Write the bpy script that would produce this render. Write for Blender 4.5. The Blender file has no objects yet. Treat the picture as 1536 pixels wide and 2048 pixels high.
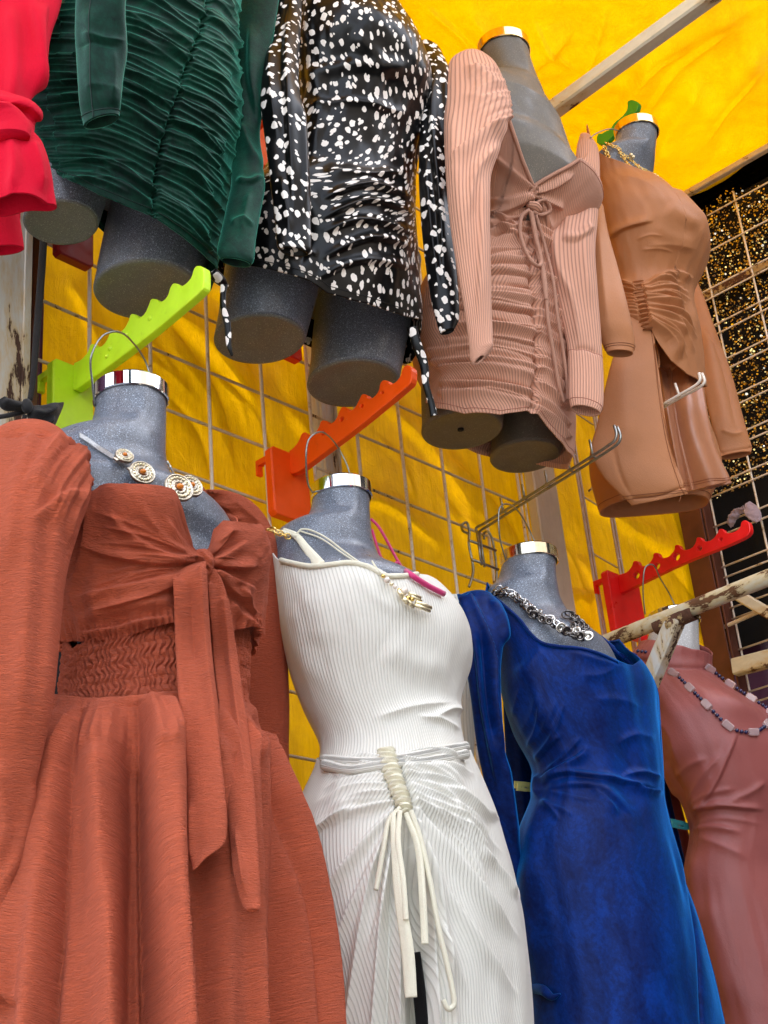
import bpy, bmesh, math, random
import numpy as np
from mathutils import Matrix, Vector
random.seed(7); RNG = np.random.RandomState(7)
SC = bpy.context.scene
COL = SC.collection
# ---------------------------------------------------------------- camera
# axes measured from the vanishing points: X runs along the stall wall, Y into it, Z up.
FPX = 2912.0
AX = np.array([[0.684564, 0.26289873, 0.6798944],
               [-0.72384847, 0.35534379, 0.5914171],
               [-0.08611345, -0.89700337, 0.43355441]])
EYE = np.array([0.0, 0.0, 1.55])          # eye height above the pavement
cam_d = bpy.data.cameras.new('camera')
cam = bpy.data.objects.new('camera', cam_d); COL.objects.link(cam)
cam_d.sensor_fit = 'VERTICAL'; cam_d.sensor_height = 36.0; cam_d.sensor_width = 27.0
cam_d.lens = FPX / 2048 * 36.0
cam_d.clip_start = 0.05; cam_d.clip_end = 500
r_, d_, f_ = AX[:, 0], AX[:, 1], AX[:, 2]
cam.matrix_world = Matrix(((r_[0], -d_[0], -f_[0], EYE[0]), (r_[1], -d_[1], -f_[1], EYE[1]),
                           (r_[2], -d_[2], -f_[2], EYE[2]), (0, 0, 0, 1)))
SC.camera = cam
# ---------------------------------------------------------------- light
SUN_EL, SUN_AZ = 63.0, 20.0              # azimuth: direction the sun stands in, degrees from +X, counterclockwise
W = bpy.data.worlds.new('World'); SC.world = W; W.use_nodes = True
nt = W.node_tree; bgn = nt.nodes['Background']
sky = nt.nodes.new('ShaderNodeTexSky'); sky.sky_type = 'NISHITA'; sky.sun_disc = False
sky.sun_elevation = math.radians(SUN_EL); sky.sun_rotation = math.radians(90 - SUN_AZ)
sky.dust_density = 3.0; sky.air_density = 1.0; sky.ozone_density = 0.6
hz = nt.nodes.new('ShaderNodeHueSaturation'); hz.inputs['Saturation'].default_value = .42   # thin bright haze over the whole sky
nt.links.new(sky.outputs[0], hz.inputs['Color']); nt.links.new(hz.outputs[0], bgn.inputs['Color']); bgn.inputs['Strength'].default_value = 0.15
sd = bpy.data.lights.new('sun', 'SUN'); sd.energy = 3.6; sd.angle = math.radians(0.6); sd.color = (1.0, 0.95, 0.87)
so = bpy.data.objects.new('sun', sd); COL.objects.link(so)
_s = Vector((math.cos(math.radians(SUN_EL)) * math.cos(math.radians(SUN_AZ)),
             math.cos(math.radians(SUN_EL)) * math.sin(math.radians(SUN_AZ)), math.sin(math.radians(SUN_EL))))
so.rotation_euler = _s.to_track_quat('Z', 'Y').to_euler(); so.location = (0, 0, 8)
SC.view_settings.view_transform = 'Standard'
SC.view_settings.look = 'None'
SC.view_settings.exposure = 3.0
SC.view_settings.gamma = 1.0
SC.view_settings.use_curve_mapping = False
SC.cycles.max_bounces = 8; SC.cycles.diffuse_bounces = 4; SC.cycles.transmission_bounces = 6
SC.cycles.transparent_max_bounces = 8

# ---------------------------------------------------------------- geometry of the view (all lengths relative to the eye)
def ray(x, y):
    x = np.asarray(x, float); y = np.asarray(y, float)
    c = np.stack([(x - 768) / FPX, (y - 1024) / FPX, np.ones_like(x)], -1)
    return c @ AX.T
def UY(x, y, Y):
    r = ray(x, y); return r * (np.asarray(Y, float) / r[..., 1])[..., None]
def UX(x, y, X):
    r = ray(x, y); return r * (np.asarray(X, float) / r[..., 0])[..., None]
def UD(x, y, D):
    return ray(x, y) * np.asarray(D, float)[..., None]
def proj(P):
    c = np.asarray(P) @ AX
    return 768 + FPX * c[..., 0] / c[..., 2], 1024 + FPX * c[..., 1] / c[..., 2], c[..., 2]
def depth_of(P):
    return float(np.asarray(P) @ AX[:, 2])

# ---------------------------------------------------------------- object helpers
def tag(o, label=None, cat=None, group=None, kind=None):
    if label: o['label'] = label
    if cat: o['category'] = cat
    if group: o['group'] = group
    if kind: o['kind'] = kind
    return o
def thing(name, loc, label, cat, group=None):
    o = bpy.data.objects.new(name, None); COL.objects.link(o)
    o.location = tuple(np.asarray(loc, float) + EYE); o.empty_display_size = 0.05
    return tag(o, label, cat, group)
def mk(name, V, F, mat, parent=None, uv=None, smooth=True, label=None):
    """one mesh object; V in eye-relative coordinates"""
    V = np.asarray(V, float) + EYE
    root = parent
    off = np.zeros(3)
    while root is not None:
        off += np.array(root.location); root = root.parent
    if parent is None:
        off = V.mean(0)
    me = bpy.data.meshes.new(name)
    if isinstance(F, np.ndarray):
        n, k = F.shape
        me.vertices.add(len(V)); me.vertices.foreach_set('co', (V - off).ravel())
        me.loops.add(n * k); me.loops.foreach_set('vertex_index', F.ravel().astype(np.int32))
        me.polygons.add(n); me.polygons.foreach_set('loop_start', np.arange(0, n * k, k, dtype=np.int32))
        me.polygons.foreach_set('loop_total', np.full(n, k, dtype=np.int32))
        me.update(calc_edges=True)
    else:
        me.from_pydata([tuple(v) for v in (V - off)], [], F); me.update()
    if uv is not None:
        ul = me.uv_layers.new(name='UVMap')
        vi = np.zeros(len(me.loops), np.int32); me.loops.foreach_get('vertex_index', vi)
        ul.data.foreach_set('uv', np.asarray(uv, float)[vi].ravel())
    me.polygons.foreach_set('use_smooth', [smooth] * len(me.polygons))
    me.materials.append(mat)
    o = bpy.data.objects.new(name, me); COL.objects.link(o)
    if parent is not None: o.parent = parent
    else: o.location = tuple(off)
    if label: o['label'] = label
    return o
class MB:
    def __init__(s): s.V = []; s.F = []; s.n = 0; s.U = []
    def add(s, V, F, U=None):
        V = np.asarray(V, float)
        s.V.append(V); s.F += [tuple(int(i) + s.n for i in f) for f in F]; s.n += len(V)
        s.U.append(np.zeros((len(V), 2)) if U is None else U)
        return s
    def build(s, name, mat, parent=None, smooth=False, label=None):
        return mk(name, np.concatenate(s.V), s.F, mat, parent, np.concatenate(s.U), smooth, label)
def spline(P, n):
    """Catmull-Rom through the rows of P, resampled to n rows by chord length"""
    P = np.asarray(P, float)
    if len(P) < 3:
        t = np.linspace(0, 1, n)[:, None]; return P[0] * (1 - t) + P[-1] * t
    d = np.r_[0, np.cumsum(np.sqrt((np.diff(P, axis=0) ** 2).sum(1)) + 1e-9)]
    Q = np.vstack([2 * P[0] - P[1], P, 2 * P[-1] - P[-2]])
    t = np.linspace(0, d[-1], n); i = np.clip(np.searchsorted(d, t, 'right') - 1, 0, len(P) - 2)
    u = ((t - d[i]) / (d[i + 1] - d[i]))[:, None]
    p0, p1, p2, p3 = Q[i], Q[i + 1], Q[i + 2], Q[i + 3]
    m1 = (p2 - p0) / 2; m2 = (p3 - p1) / 2
    h = d[i + 1] - d[i]
    a = (d[i + 1] - d[np.maximum(i - 1, 0)]); a = np.where(i > 0, a, 2 * h)
    b = (d[np.minimum(i + 2, len(P) - 1)] - d[i]); b = np.where(i < len(P) - 2, b, 2 * h)
    m1 = (p2 - p0) * (h / a)[:, None]; m2 = (p3 - p1) * (h / b)[:, None]
    return (2 * u**3 - 3 * u**2 + 1) * p1 + (u**3 - 2 * u**2 + u) * m1 + (-2 * u**3 + 3 * u**2) * p2 + (u**3 - u**2) * m2
def tube_vf(P, r, k=8, closed=False, cap=True):
    P = np.asarray(P, float); n = len(P); r = np.broadcast_to(np.asarray(r, float), (n,))
    T = np.gradient(P, axis=0)
    if closed: T = np.roll(P, -1, 0) - np.roll(P, 1, 0)
    T /= np.linalg.norm(T, axis=1)[:, None] + 1e-12
    N = np.zeros_like(P); ref = np.array([0, 0, 1.0]) if abs(T[0][2]) < .9 else np.array([1.0, 0, 0])
    nn = np.cross(T[0], ref)
    for i in range(n):
        nn = nn - T[i] * nn.dot(T[i]); nn /= np.linalg.norm(nn) + 1e-12; N[i] = nn
    B = np.cross(T, N); a = np.arange(k) * 2 * math.pi / k
    V = P[:, None] + r[:, None, None] * (np.cos(a)[None, :, None] * N[:, None] + np.sin(a)[None, :, None] * B[:, None])
    F = []
    m = n if closed else n - 1
    for i in range(m):
        for j in range(k):
            i2 = (i + 1) % n; j2 = (j + 1) % k
            F.append((i * k + j, i * k + j2, i2 * k + j2, i2 * k + j))
    if cap and not closed:
        F.append(tuple(range(k))[::-1]); F.append(tuple((n - 1) * k + j for j in range(k)))
    d = np.r_[0, np.cumsum(np.linalg.norm(np.diff(P, axis=0), axis=1))]
    U = np.stack([np.repeat(np.arange(k)[None] * .01, n, 0), np.repeat(d[:, None], k, 1)], -1).reshape(-1, 2)
    return V.reshape(-1, 3), F, U
def tube(name, P, r, mat, parent=None, k=8, n=None, closed=False, label=None):
    if n: P = spline(P, n)
    V, F, U = tube_vf(P, r, k, closed)
    return mk(name, V, F, mat, parent, U, True, label)
def box_vf(c, ex, ey, ez):
    """box: centre and three half-axis vectors, chamfered corners left to the bevel"""
    c, ex, ey, ez = [np.asarray(q, float) for q in (c, ex, ey, ez)]
    V = [c + sx * ex + sy * ey + sz * ez for sz in (-1, 1) for sy in (-1, 1) for sx in (-1, 1)]
    F = [(0, 2, 3, 1), (4, 5, 7, 6), (0, 1, 5, 4), (2, 6, 7, 3), (0, 4, 6, 2), (1, 3, 7, 5)]
    return V, F
def bar_vf(A, B, w, h, up=(0, 0, 1), sub=1):
    """square bar from A to B with slightly bevelled long edges"""
    A = np.asarray(A, float); B = np.asarray(B, float); t = B - A; L = np.linalg.norm(t); t /= L
    s = np.cross(t, up); s /= np.linalg.norm(s); u = np.cross(s, t); c = min(w, h) * .12
    prof = [(-w/2+c, -h/2), (w/2-c, -h/2), (w/2, -h/2+c), (w/2, h/2-c), (w/2-c, h/2), (-w/2+c, h/2), (-w/2, h/2-c), (-w/2, -h/2+c)]
    V = [A + t * L * q + s * a + u * b for q in (0, 1) for a, b in prof]; k = len(prof)
    F = [(i, (i+1) % k, k + (i+1) % k, k + i) for i in range(k)] + [tuple(range(k))[::-1], tuple(range(k, 2*k))]
    return V, F
def bar(name, A, B, w, h, mat, parent=None, up=(0, 0, 1), label=None):
    V, F = bar_vf(A, B, w, h, up); return mk(name, V, F, mat, parent, None, False, label)
def extrude_poly(name, outer, holes, O, eu, ev, en, th, mat, parent=None, bevel=.0015, label=None):
    """flat profile (in metres, axes eu, ev at origin O) with holes, thickness th along en"""
    cu = bpy.data.curves.new('profile', 'CURVE'); cu.dimensions = '2D'; cu.fill_mode = 'BOTH'
    for ring in [outer] + holes:
        sp = cu.splines.new('POLY'); sp.points.add(len(ring) - 1)
        for p, q in zip(sp.points, ring): p.co = (q[0], q[1], 0, 1)
        sp.use_cyclic_u = True
    cu.extrude = th / 2 - bevel; cu.bevel_depth = bevel; cu.bevel_resolution = 1; cu.offset = -bevel
    ob = bpy.data.objects.new('profile', cu); COL.objects.link(ob)
    bpy.context.view_layer.update()
    me0 = ob.evaluated_get(bpy.context.evaluated_depsgraph_get()).to_mesh()
    V = np.array([v.co[:] for v in me0.vertices]); F = [tuple(p.vertices) for p in me0.polygons]
    bpy.data.objects.remove(ob); bpy.data.curves.remove(cu)
    O, eu, ev, en = [np.asarray(q, float) for q in (O, eu, ev, en)]
    P = O + V[:, :1] * eu + V[:, 1:2] * ev + V[:, 2:3] * en
    bm = bmesh.new(); vs = [bm.verts.new(p) for p in P]
    for f in F:
        try: bm.faces.new([vs[i] for i in f])
        except ValueError: pass
    bmesh.ops.remove_doubles(bm, verts=bm.verts, dist=1e-5); bmesh.ops.recalc_face_normals(bm, faces=bm.faces)
    bm.verts.index_update()
    V = [v.co[:] for v in bm.verts]; F = [tuple(v.index for v in f.verts) for f in bm.faces]; bm.free()
    return mk(name, V, F, mat, parent, None, False, label)

# ---------------------------------------------------------------- folds
def seg_dist(px, py, L):
    """distance to a polyline and position along it (0..1)"""
    L = np.asarray(L, float); best = np.full(px.shape, 1e9); at = np.zeros(px.shape); side = np.zeros(px.shape)
    seg = np.linalg.norm(np.diff(L, axis=0), axis=1); cum = np.r_[0, np.cumsum(seg)]
    for i in range(len(L) - 1):
        d = L[i + 1] - L[i]; l2 = d.dot(d) + 1e-9
        t = np.clip(((px - L[i, 0]) * d[0] + (py - L[i, 1]) * d[1]) / l2, 0, 1)
        dx = px - L[i, 0] - t * d[0]; dy = py - L[i, 1] - t * d[1]; q = np.hypot(dx, dy)
        m = q < best; best = np.where(m, q, best); at = np.where(m, (cum[i] + t * seg[i]) / cum[-1], at)
        side = np.where(m, np.sign(d[0] * dy - d[1] * dx), side)
    return best, at, side
FOLD_GAIN = 2.0
def folds(strokes):
    """strokes: (points, width, height[, step]) -> displacement; step>0 makes a one-sided lip"""
    def D(px, py, *a):
        out = np.zeros(px.shape)
        for st in strokes:
            pts, w, h = st[:3]; step = st[3] if len(st) > 3 else 0; tp = st[4] if len(st) > 4 else (1, 1)
            L = spline(pts, max(8, 3 * len(pts))) if len(pts) > 2 else np.asarray(pts, float)
            lo = L.min(0) - 3 * w; hi = L.max(0) + 3 * w
            m = (px > lo[0]) & (px < hi[0]) & (py > lo[1]) & (py < hi[1])
            if not m.any(): continue
            d, t, s = seg_dist(px[m], py[m], L)
            e0 = np.clip(t / .22, 0, 1) if tp[0] else 1.0; e1 = np.clip((1 - t) / .3, 0, 1) if tp[1] else 1.0
            e = e0 * e1; e = e * e * (3 - 2 * e)
            end = np.where((t <= 0) | (t >= 1), np.exp(-(d / w) ** 2), 1)
            if step: g = np.exp(-(d / np.where(s * step > 0, w * .38, w * 1.5)) ** 2)
            else: g = np.exp(-(d / w) ** (1.35 if w < 12 else 2))
            out[m] += FOLD_GAIN * h * g * e * (end if not (tp[0] and tp[1]) else 1)
        return out
    return D
def fan(A, B, n, w, h, bow=0.0, jit=.3, step=0, seed=1, tp=(1, 1), alt=0):
    """n folds from polyline A to polyline B; bow bends them sideways"""
    r = np.random.RandomState(seed); out = []
    A = spline(A, 60); B = spline(B, 60)
    for i in range(n):
        t = np.clip((i + .5 + r.uniform(-jit, jit)) / n, 0, 1)
        a = A[int(t * 59)]; b = B[int(t * 59)]; d = b - a; q = np.array([-d[1], d[0]])
        e = r.uniform(.72, 1.0) if jit else 1.0
        b2 = a + d * e; c = a + d * .5 * e + q * bow * (1 + r.uniform(-.4, .4) * (jit > 0))
        out.append(([tuple(a), tuple(c), tuple(b2)], w * r.uniform(.75, 1.3), h * r.uniform(.6, 1.2) * (-1 if alt and i % 2 else 1), step, tp))
    return out
def vnoise(x, y, seed=0):
    """smooth value noise for arrays"""
    xi = np.floor(x).astype(np.int64); yi = np.floor(y).astype(np.int64); fx = x - xi; fy = y - yi
    fx = fx * fx * (3 - 2 * fx); fy = fy * fy * (3 - 2 * fy)
    def hsh(a, b):
        n = (a * 374761393 + b * 668265263 + seed * 974634777) & 0x7fffffff
        n = ((n ^ (n >> 13)) * 1274126177) & 0x7fffffff
        return ((n ^ (n >> 16)) & 0xffff) / 32767.5 - 1
    return (hsh(xi, yi) * (1 - fx) + hsh(xi + 1, yi) * fx) * (1 - fy) + (hsh(xi, yi + 1) * (1 - fx) + hsh(xi + 1, yi + 1) * fx) * fy
def fbm(x, y, seed=0, o=3):
    return sum(vnoise(x * 2**i, y * 2**i, seed + i) / 2**i for i in range(o))

# ---------------------------------------------------------------- lofted bodies
def gsmooth(a, s):
    if s <= 0: return a
    k = int(3 * s) + 1; w = np.exp(-(np.arange(-k, k + 1) / s) ** 2 / 2); w /= w.sum()
    p = np.r_[2 * a[0] - a[k:0:-1], a, 2 * a[-1] - a[-2:-k - 2:-1]]
    return np.convolve(p, w, 'valid')
class Loft:
    """upright body of elliptical slices whose outline from the photographer's place follows the polylines L and R"""
    def __init__(s, L, R, top, bot, rho=.66, phi=0.0, bumps=(), sm=3, grow=0.0):
        s.top = np.asarray(top, float); s.bot = np.asarray(bot, float); s.bumps = bumps
        def conv(pl):
            pl = np.asarray(pl, float); r = ray(pl[:, 0], pl[:, 1]); z = np.full(len(pl), (s.top[2] + s.bot[2]) / 2)
            for _ in range(12):
                A = s.axis(z); d = A / np.linalg.norm(A, axis=1)[:, None]
                t = (A * d).sum(1) / (r[:, :2] * d).sum(1); z = r[:, 2] * t
            P = r * t[:, None]; p = np.stack([d[:, 1], -d[:, 0]], 1)
            return z, ((P[:, :2] - A) * p).sum(1)
        zl, sl = conv(L); zr, sr = conv(R)
        s.z0 = min(zl.min(), zr.min()); s.z1 = max(zl.max(), zr.max())
        s.Z = np.linspace(s.z0, s.z1, 300)
        il, ir = np.argsort(zl), np.argsort(zr)
        SL = gsmooth(np.interp(s.Z, zl[il], sl[il]), sm); SR = gsmooth(np.interp(s.Z, zr[ir], sr[ir]), sm)
        A = s.axis(s.Z); d = A / np.linalg.norm(A, axis=1)[:, None]; p = np.stack([d[:, 1], -d[:, 0]], 1)
        s.C = A + p * ((SL + SR) / 2)[:, None]; w = np.maximum((SR - SL) / 2, .004)
        u = (s.z1 - s.Z) / (s.z1 - s.z0)
        if np.isscalar(rho): rh = np.full(300, rho)
        else:
            q = np.asarray(rho, float); rh = gsmooth(np.interp(u, q[:, 0], q[:, 1]), 16)
        s.e1 = np.array([math.cos(phi), math.sin(phi)]); s.e2 = np.array([math.sin(phi), -math.cos(phi)])
        s.a = w / np.sqrt((p @ s.e1) ** 2 + (rh * (p @ s.e2)) ** 2) + grow; s.b = (s.a - grow) * rh + grow
    def axis(s, z):
        z = np.asarray(z, float)
        t = (s.top[2] - z) / (s.top[2] - s.bot[2])
        return s.top[:2] + (s.bot[:2] - s.top[:2]) * t[..., None]
    def tab(s, z):
        z = np.clip(z, s.z0, s.z1)
        return (np.interp(z, s.Z, s.C[:, 0]), np.interp(z, s.Z, s.C[:, 1]), np.interp(z, s.Z, s.a), np.interp(z, s.Z, s.b))
    def bump(s, th, z):
        q = np.zeros(np.broadcast(th, z).shape)
        for (t0, z0, st, sz, h) in s.bumps:
            dt = (th - t0 + math.pi) % (2 * math.pi) - math.pi
            q = q + h * np.exp(-(dt / st) ** 2 - ((z - z0) / sz) ** 2)
        return q
    def pt(s, th, z, off=0.0):
        cx, cy, a, b = s.tab(z); g = s.bump(th, z) + off
        x = (a + g) * np.sin(th); y = (b + g) * np.cos(th)
        return np.stack([cx + x * s.e1[0] + y * s.e2[0], cy + x * s.e1[1] + y * s.e2[1], z + 0 * x], -1)
    def hit(s, x, y, off=0.0):
        """where the sight line through the pixel meets the body: angle, height, point"""
        x = np.atleast_1d(np.asarray(x, float)); y = np.atleast_1d(np.asarray(y, float))
        r = ray(x, y); c = s.C.mean(0); D0 = np.linalg.norm(c)
        t = np.linspace(D0 - .6, D0 + .6, 900)[None] / np.linalg.norm(r[:, :2], axis=1)[:, None]
        P = r[:, None] * t[..., None]; cx, cy, a, b = s.tab(P[..., 2])
        dx = P[..., 0] - cx; dy = P[..., 1] - cy
        u = dx * s.e1[0] + dy * s.e1[1]; v = dx * s.e2[0] + dy * s.e2[1]
        th = np.arctan2(u / a, v / b); g = s.bump(th, P[..., 2]) + off
        Fv = np.sqrt((u / (a + g)) ** 2 + (v / (b + g)) ** 2) - 1
        inside = Fv < 0; i = np.where(inside.any(1), inside.argmax(1), Fv.argmin(1))
        k = np.arange(len(x)); j = np.maximum(i - 1, 0); f0, f1 = Fv[k, j], Fv[k, i]
        w = np.where(inside.any(1), np.clip(f0 / (f0 - f1 + 1e-12), 0, 1), 1)
        tt = t[k, j] * (1 - w) + t[k, i] * w; Q = r * tt[:, None]
        cx, cy, a, b = s.tab(Q[:, 2]); dx = Q[:, 0] - cx; dy = Q[:, 1] - cy
        th = np.arctan2((dx * s.e1[0] + dy * s.e1[1]) / a, (dx * s.e2[0] + dy * s.e2[1]) / b)
        return th, Q[:, 2], Q
    def edge(s, pts, back=None, sm=0):
        """height of a neckline or hem, traced on the body, as a function of the angle"""
        pts = np.asarray(pts, float); th, z, _ = s.hit(pts[:, 0], pts[:, 1])
        i = np.argsort(th); th, z = th[i], z[i]
        if back is not None:
            bt = [(q[0], s.z1 - q[1] * (s.z1 - s.z0)) for q in back]
            th = np.r_[th, [q[0] for q in bt]]; z = np.r_[z, [q[1] for q in bt]]; i = np.argsort(th); th, z = th[i], z[i]
        th3 = np.r_[th - 2 * math.pi, th, th + 2 * math.pi]; z3 = np.r_[z, z, z]
        return lambda a: np.interp(a, th3, z3)
def on(loft, pts, off=.004):
    pts = np.asarray(pts, float); _, _, P = loft.hit(pts[:, 0], pts[:, 1], off); return P
def cloth(name, base, nu, nv, mat, parent=None, disp=None, closed=True, uvf=None, lip=(0, 0), th=.0022, usamp=None, label=None, flip=False, cap=0, hems=(), seams=()):
    """cloth from base(U,V)->points; disp(px,py,U,V) along the normal; lip = inward return at top/bottom (metres)"""
    u = usamp if usamp is not None else np.linspace(0, 1, nu + (1 if closed else 0))[:nu] if closed else np.linspace(0, 1, nu)
    nu = len(u); v = np.linspace(0, 1, nv); U, Vv = np.meshgrid(u, v)
    P = base(U, Vv)
    def normals(P):
        if closed: du = np.roll(P, -1, 1) - np.roll(P, 1, 1)
        else: du = np.gradient(P, axis=1)
        dv = np.gradient(P, axis=0); N = np.cross(du, dv); return N / (np.linalg.norm(N, axis=2)[..., None] + 1e-12)
    N = normals(P)
    c = P.mean((0, 1))
    if closed:
        cen = P.mean(1, keepdims=True); s = np.sign(((P - cen) * N).sum())
    else: s = np.sign((-P * N).sum())
    if flip: s = -s
    N = N * s
    P0 = P
    if disp is not None:
        px, py, _ = proj(P); P = P + N * disp(px, py, U, Vv)[..., None]; N = normals(P) * s
    # metric uv
    du = np.linalg.norm(np.diff(P0, axis=1), axis=2); uu = np.concatenate([np.zeros((nv, 1)), np.cumsum(du, 1)], 1)
    uu = np.repeat(uu.mean(0)[None], nv, 0) if uvf == 'even' else uu
    dv = np.linalg.norm(np.diff(P0, axis=0), axis=2).mean(1); vv = np.r_[0, np.cumsum(dv)][:, None] + 0 * uu
    if callable(uvf):
        px, py, _ = proj(P0); uu, vv = uvf(px, py, uu, vv, U, Vv)
    rows = [P[i] for i in range(nv)]; uvr = [np.stack([uu[i], vv[i]], -1) for i in range(nv)]
    if lip[1]:
        ax_ = (P[-8] - P[-1]).mean(0); ax_ /= np.linalg.norm(ax_) + 1e-9; c_ = P[-1].mean(0)
        inner = c_ + (P[-1] - c_) * (.90 if closed and lip[1] > .02 else 1) - N[-1] * th * 1.2 + ax_ * lip[1]
        rows += [P[-1] - N[-1] * th, inner]
        uvr += [uvr[-1], uvr[-1] - [0, lip[1]]]
    if lip[0]:
        rows = [P[0] - N[0] * th * 1.2 + (P[1] - P[0]) / (np.linalg.norm(P[1] - P[0], axis=1)[:, None] + 1e-9) * lip[0], P[0] - N[0] * th] + rows
        uvr = [uvr[0] + [0, lip[0]], uvr[0]] + uvr
    if cap & 1: rows = [np.repeat(rows[0].mean(0)[None], nu, 0)] + rows; uvr = [uvr[0]] + uvr
    if cap & 2: rows = rows + [np.repeat(rows[-1].mean(0)[None], nu, 0)]; uvr = uvr + [uvr[-1]]
    G = np.array(rows); UVg = np.array(uvr); m = len(rows)
    idx = np.arange(m * nu).reshape(m, nu)
    if closed: a = idx[:-1]; b = idx[1:]; a2 = np.roll(a, -1, 1); b2 = np.roll(b, -1, 1)
    else: a = idx[:-1, :-1]; a2 = idx[:-1, 1:]; b = idx[1:, :-1]; b2 = idx[1:, 1:]
    F = np.stack([a, b, b2, a2], -1).reshape(-1, 4)
    if s < 0: F = F[:, ::-1]
    o = mk(name, G.reshape(-1, 3), F, mat, parent, UVg.reshape(-1, 2), True, label)
    if parent is not None:
        for q in hems:
            i = min(nv - 1, max(0, int(round(q * (nv - 1))))); R_ = P[i] + N[i] * .0003
            tube('stitching', R_[::2], .0007, thread(mat), o if parent.parent is None else parent, 5, closed=closed)
        for q in seams:
            j = int(round(q * (nu - 1))); R_ = P[:, j] + N[:, j] * .0003
            tube('seam', R_[::2], .0008, thread(mat), o if parent.parent is None else parent, 5)
    return o
THR = {}
def thread(mat):
    if mat.name not in THR:
        M = Mt(mat.name + '_thread'); c = THREAD.get(mat.name, (.05, .04, .03, 1)); M.set(Roughness=.8); M.col(c); THR[mat.name] = M.m
    return THR[mat.name]
def th_samples(n=300, lo=-2.75, hi=1.2, back=40):
    """angles round a body, dense on the half that faces the street"""
    return np.r_[np.linspace(lo, hi, n), np.linspace(hi, lo + 2 * math.pi, back + 2)[1:-1]]
def garment(name, loft, ztop, zbot, mat, parent, disp=None, off=.004, n=300, nv=300, lip=(.01, .012), uvf=None, label=None, lo=-2.75, hi=1.2, cap=0, back=40, hems=(), seams=()):
    zt = ztop if callable(ztop) else (lambda a: a * 0 + ztop); zb = zbot if callable(zbot) else (lambda a: a * 0 + zbot)
    def base(U, V):
        A = zt(U); B = zb(U); return loft.pt(U, A + (B - A) * V, off)
    return cloth(name, base, 0, nv, mat, parent, disp, True, uvf, lip, usamp=th_samples(n, lo, hi, back), label=label, cap=cap, hems=hems, seams=seams)
def panel(name, loft, thA, thB, ztop, zbot, mat, parent, disp=None, off=.006, n=150, nv=250, label=None, uvf=None):
    """open piece on a body between the angle functions thA(v), thB(v)"""
    def base(U, V):
        th = thA(V) + (thB(V) - thA(V)) * U; A = ztop(th); B = zbot(th); return loft.pt(th, A + (B - A) * V, off)
    return cloth(name, base, n, nv, mat, parent, disp, False, uvf, (.006, .006), label=label)
def sleeve(name, rows, mat, parent, flat=.5, n=90, nv=160, disp=None, lip=(0, .03), cap=1, label=None, th=.003, closed=True, uvf=None, hems=(), seams=()):
    """tube along rows (xl,yl,xr,yr,Y): both outline pixels set at one camera depth, given by the wall distance Y of the centre"""
    R = spline(np.asarray(rows, float), nv)
    C = UY((R[:, 0] + R[:, 2]) / 2, (R[:, 1] + R[:, 3]) / 2, R[:, 4]); D = C @ AX[:, 2]
    A = UD(R[:, 0], R[:, 1], D); B = UD(R[:, 2], R[:, 3], D)
    c = (A + B) / 2; e = (B - A) / 2; w = np.linalg.norm(e, axis=1)
    T = np.gradient(c, axis=0); T /= np.linalg.norm(T, axis=1)[:, None] + 1e-9
    for k in range(3): T[:, k] = gsmooth(T[:, k], 4)
    q = np.cross(e, T); q /= np.linalg.norm(q, axis=1)[:, None] + 1e-9
    q *= np.sign((q * -c).sum(1))[:, None]
    fl = np.interp(np.linspace(0, 1, nv), np.linspace(0, 1, len(flat)), flat) if hasattr(flat, '__len__') else np.full(nv, flat)
    def base(U, V):
        i = np.round(V * (nv - 1)).astype(int); a = U * 2 * math.pi
        return c[i] - e[i] * np.cos(a)[..., None] + q[i] * (w[i] * fl[i] * np.sin(a))[..., None]
    return cloth(name, base, n, nv, mat, parent, disp, True, uvf, lip, th=th, label=label, cap=cap, hems=hems, seams=seams)
def strapf(name, pts, loft, off, wpx, mat, parent, thick=.003, n=12, nv=60, disp=None, label=None, Y=None, cap=3, pinch=None):
    """flat ribbon following pixel path on a body (or at wall distances Y)"""
    pts = np.asarray(pts, float); P = on(loft, pts, 0) if Y is None else UY(pts[:, 0], pts[:, 1], Y)
    o = np.broadcast_to(np.asarray(off, float), (len(P),)); D = P @ AX[:, 2] - o
    w = np.broadcast_to(np.asarray(wpx, float), (len(P),))
    R = spline(np.column_stack([pts, D, w]), nv)
    c = UD(R[:, 0], R[:, 1], R[:, 2]); T = np.gradient(c, axis=0); T /= np.linalg.norm(T, axis=1)[:, None] + 1e-9
    e = np.cross(T, -c); e /= np.linalg.norm(e, axis=1)[:, None]; hw = R[:, 3] / 2 / FPX * R[:, 2]
    q = np.cross(e, T); q *= np.sign((q * -c).sum(1))[:, None]
    def base(U, V):
        i = np.round(V * (nv - 1)).astype(int); a = U * 2 * math.pi
        return c[i] - e[i] * (hw[i] * np.cos(a))[..., None] + q[i] * (np.minimum(thick, hw[i]) * np.sin(a))[..., None]
    return cloth(name, base, n, nv, mat, parent, disp, True, None, (0, 0), label=label, cap=cap)
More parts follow.
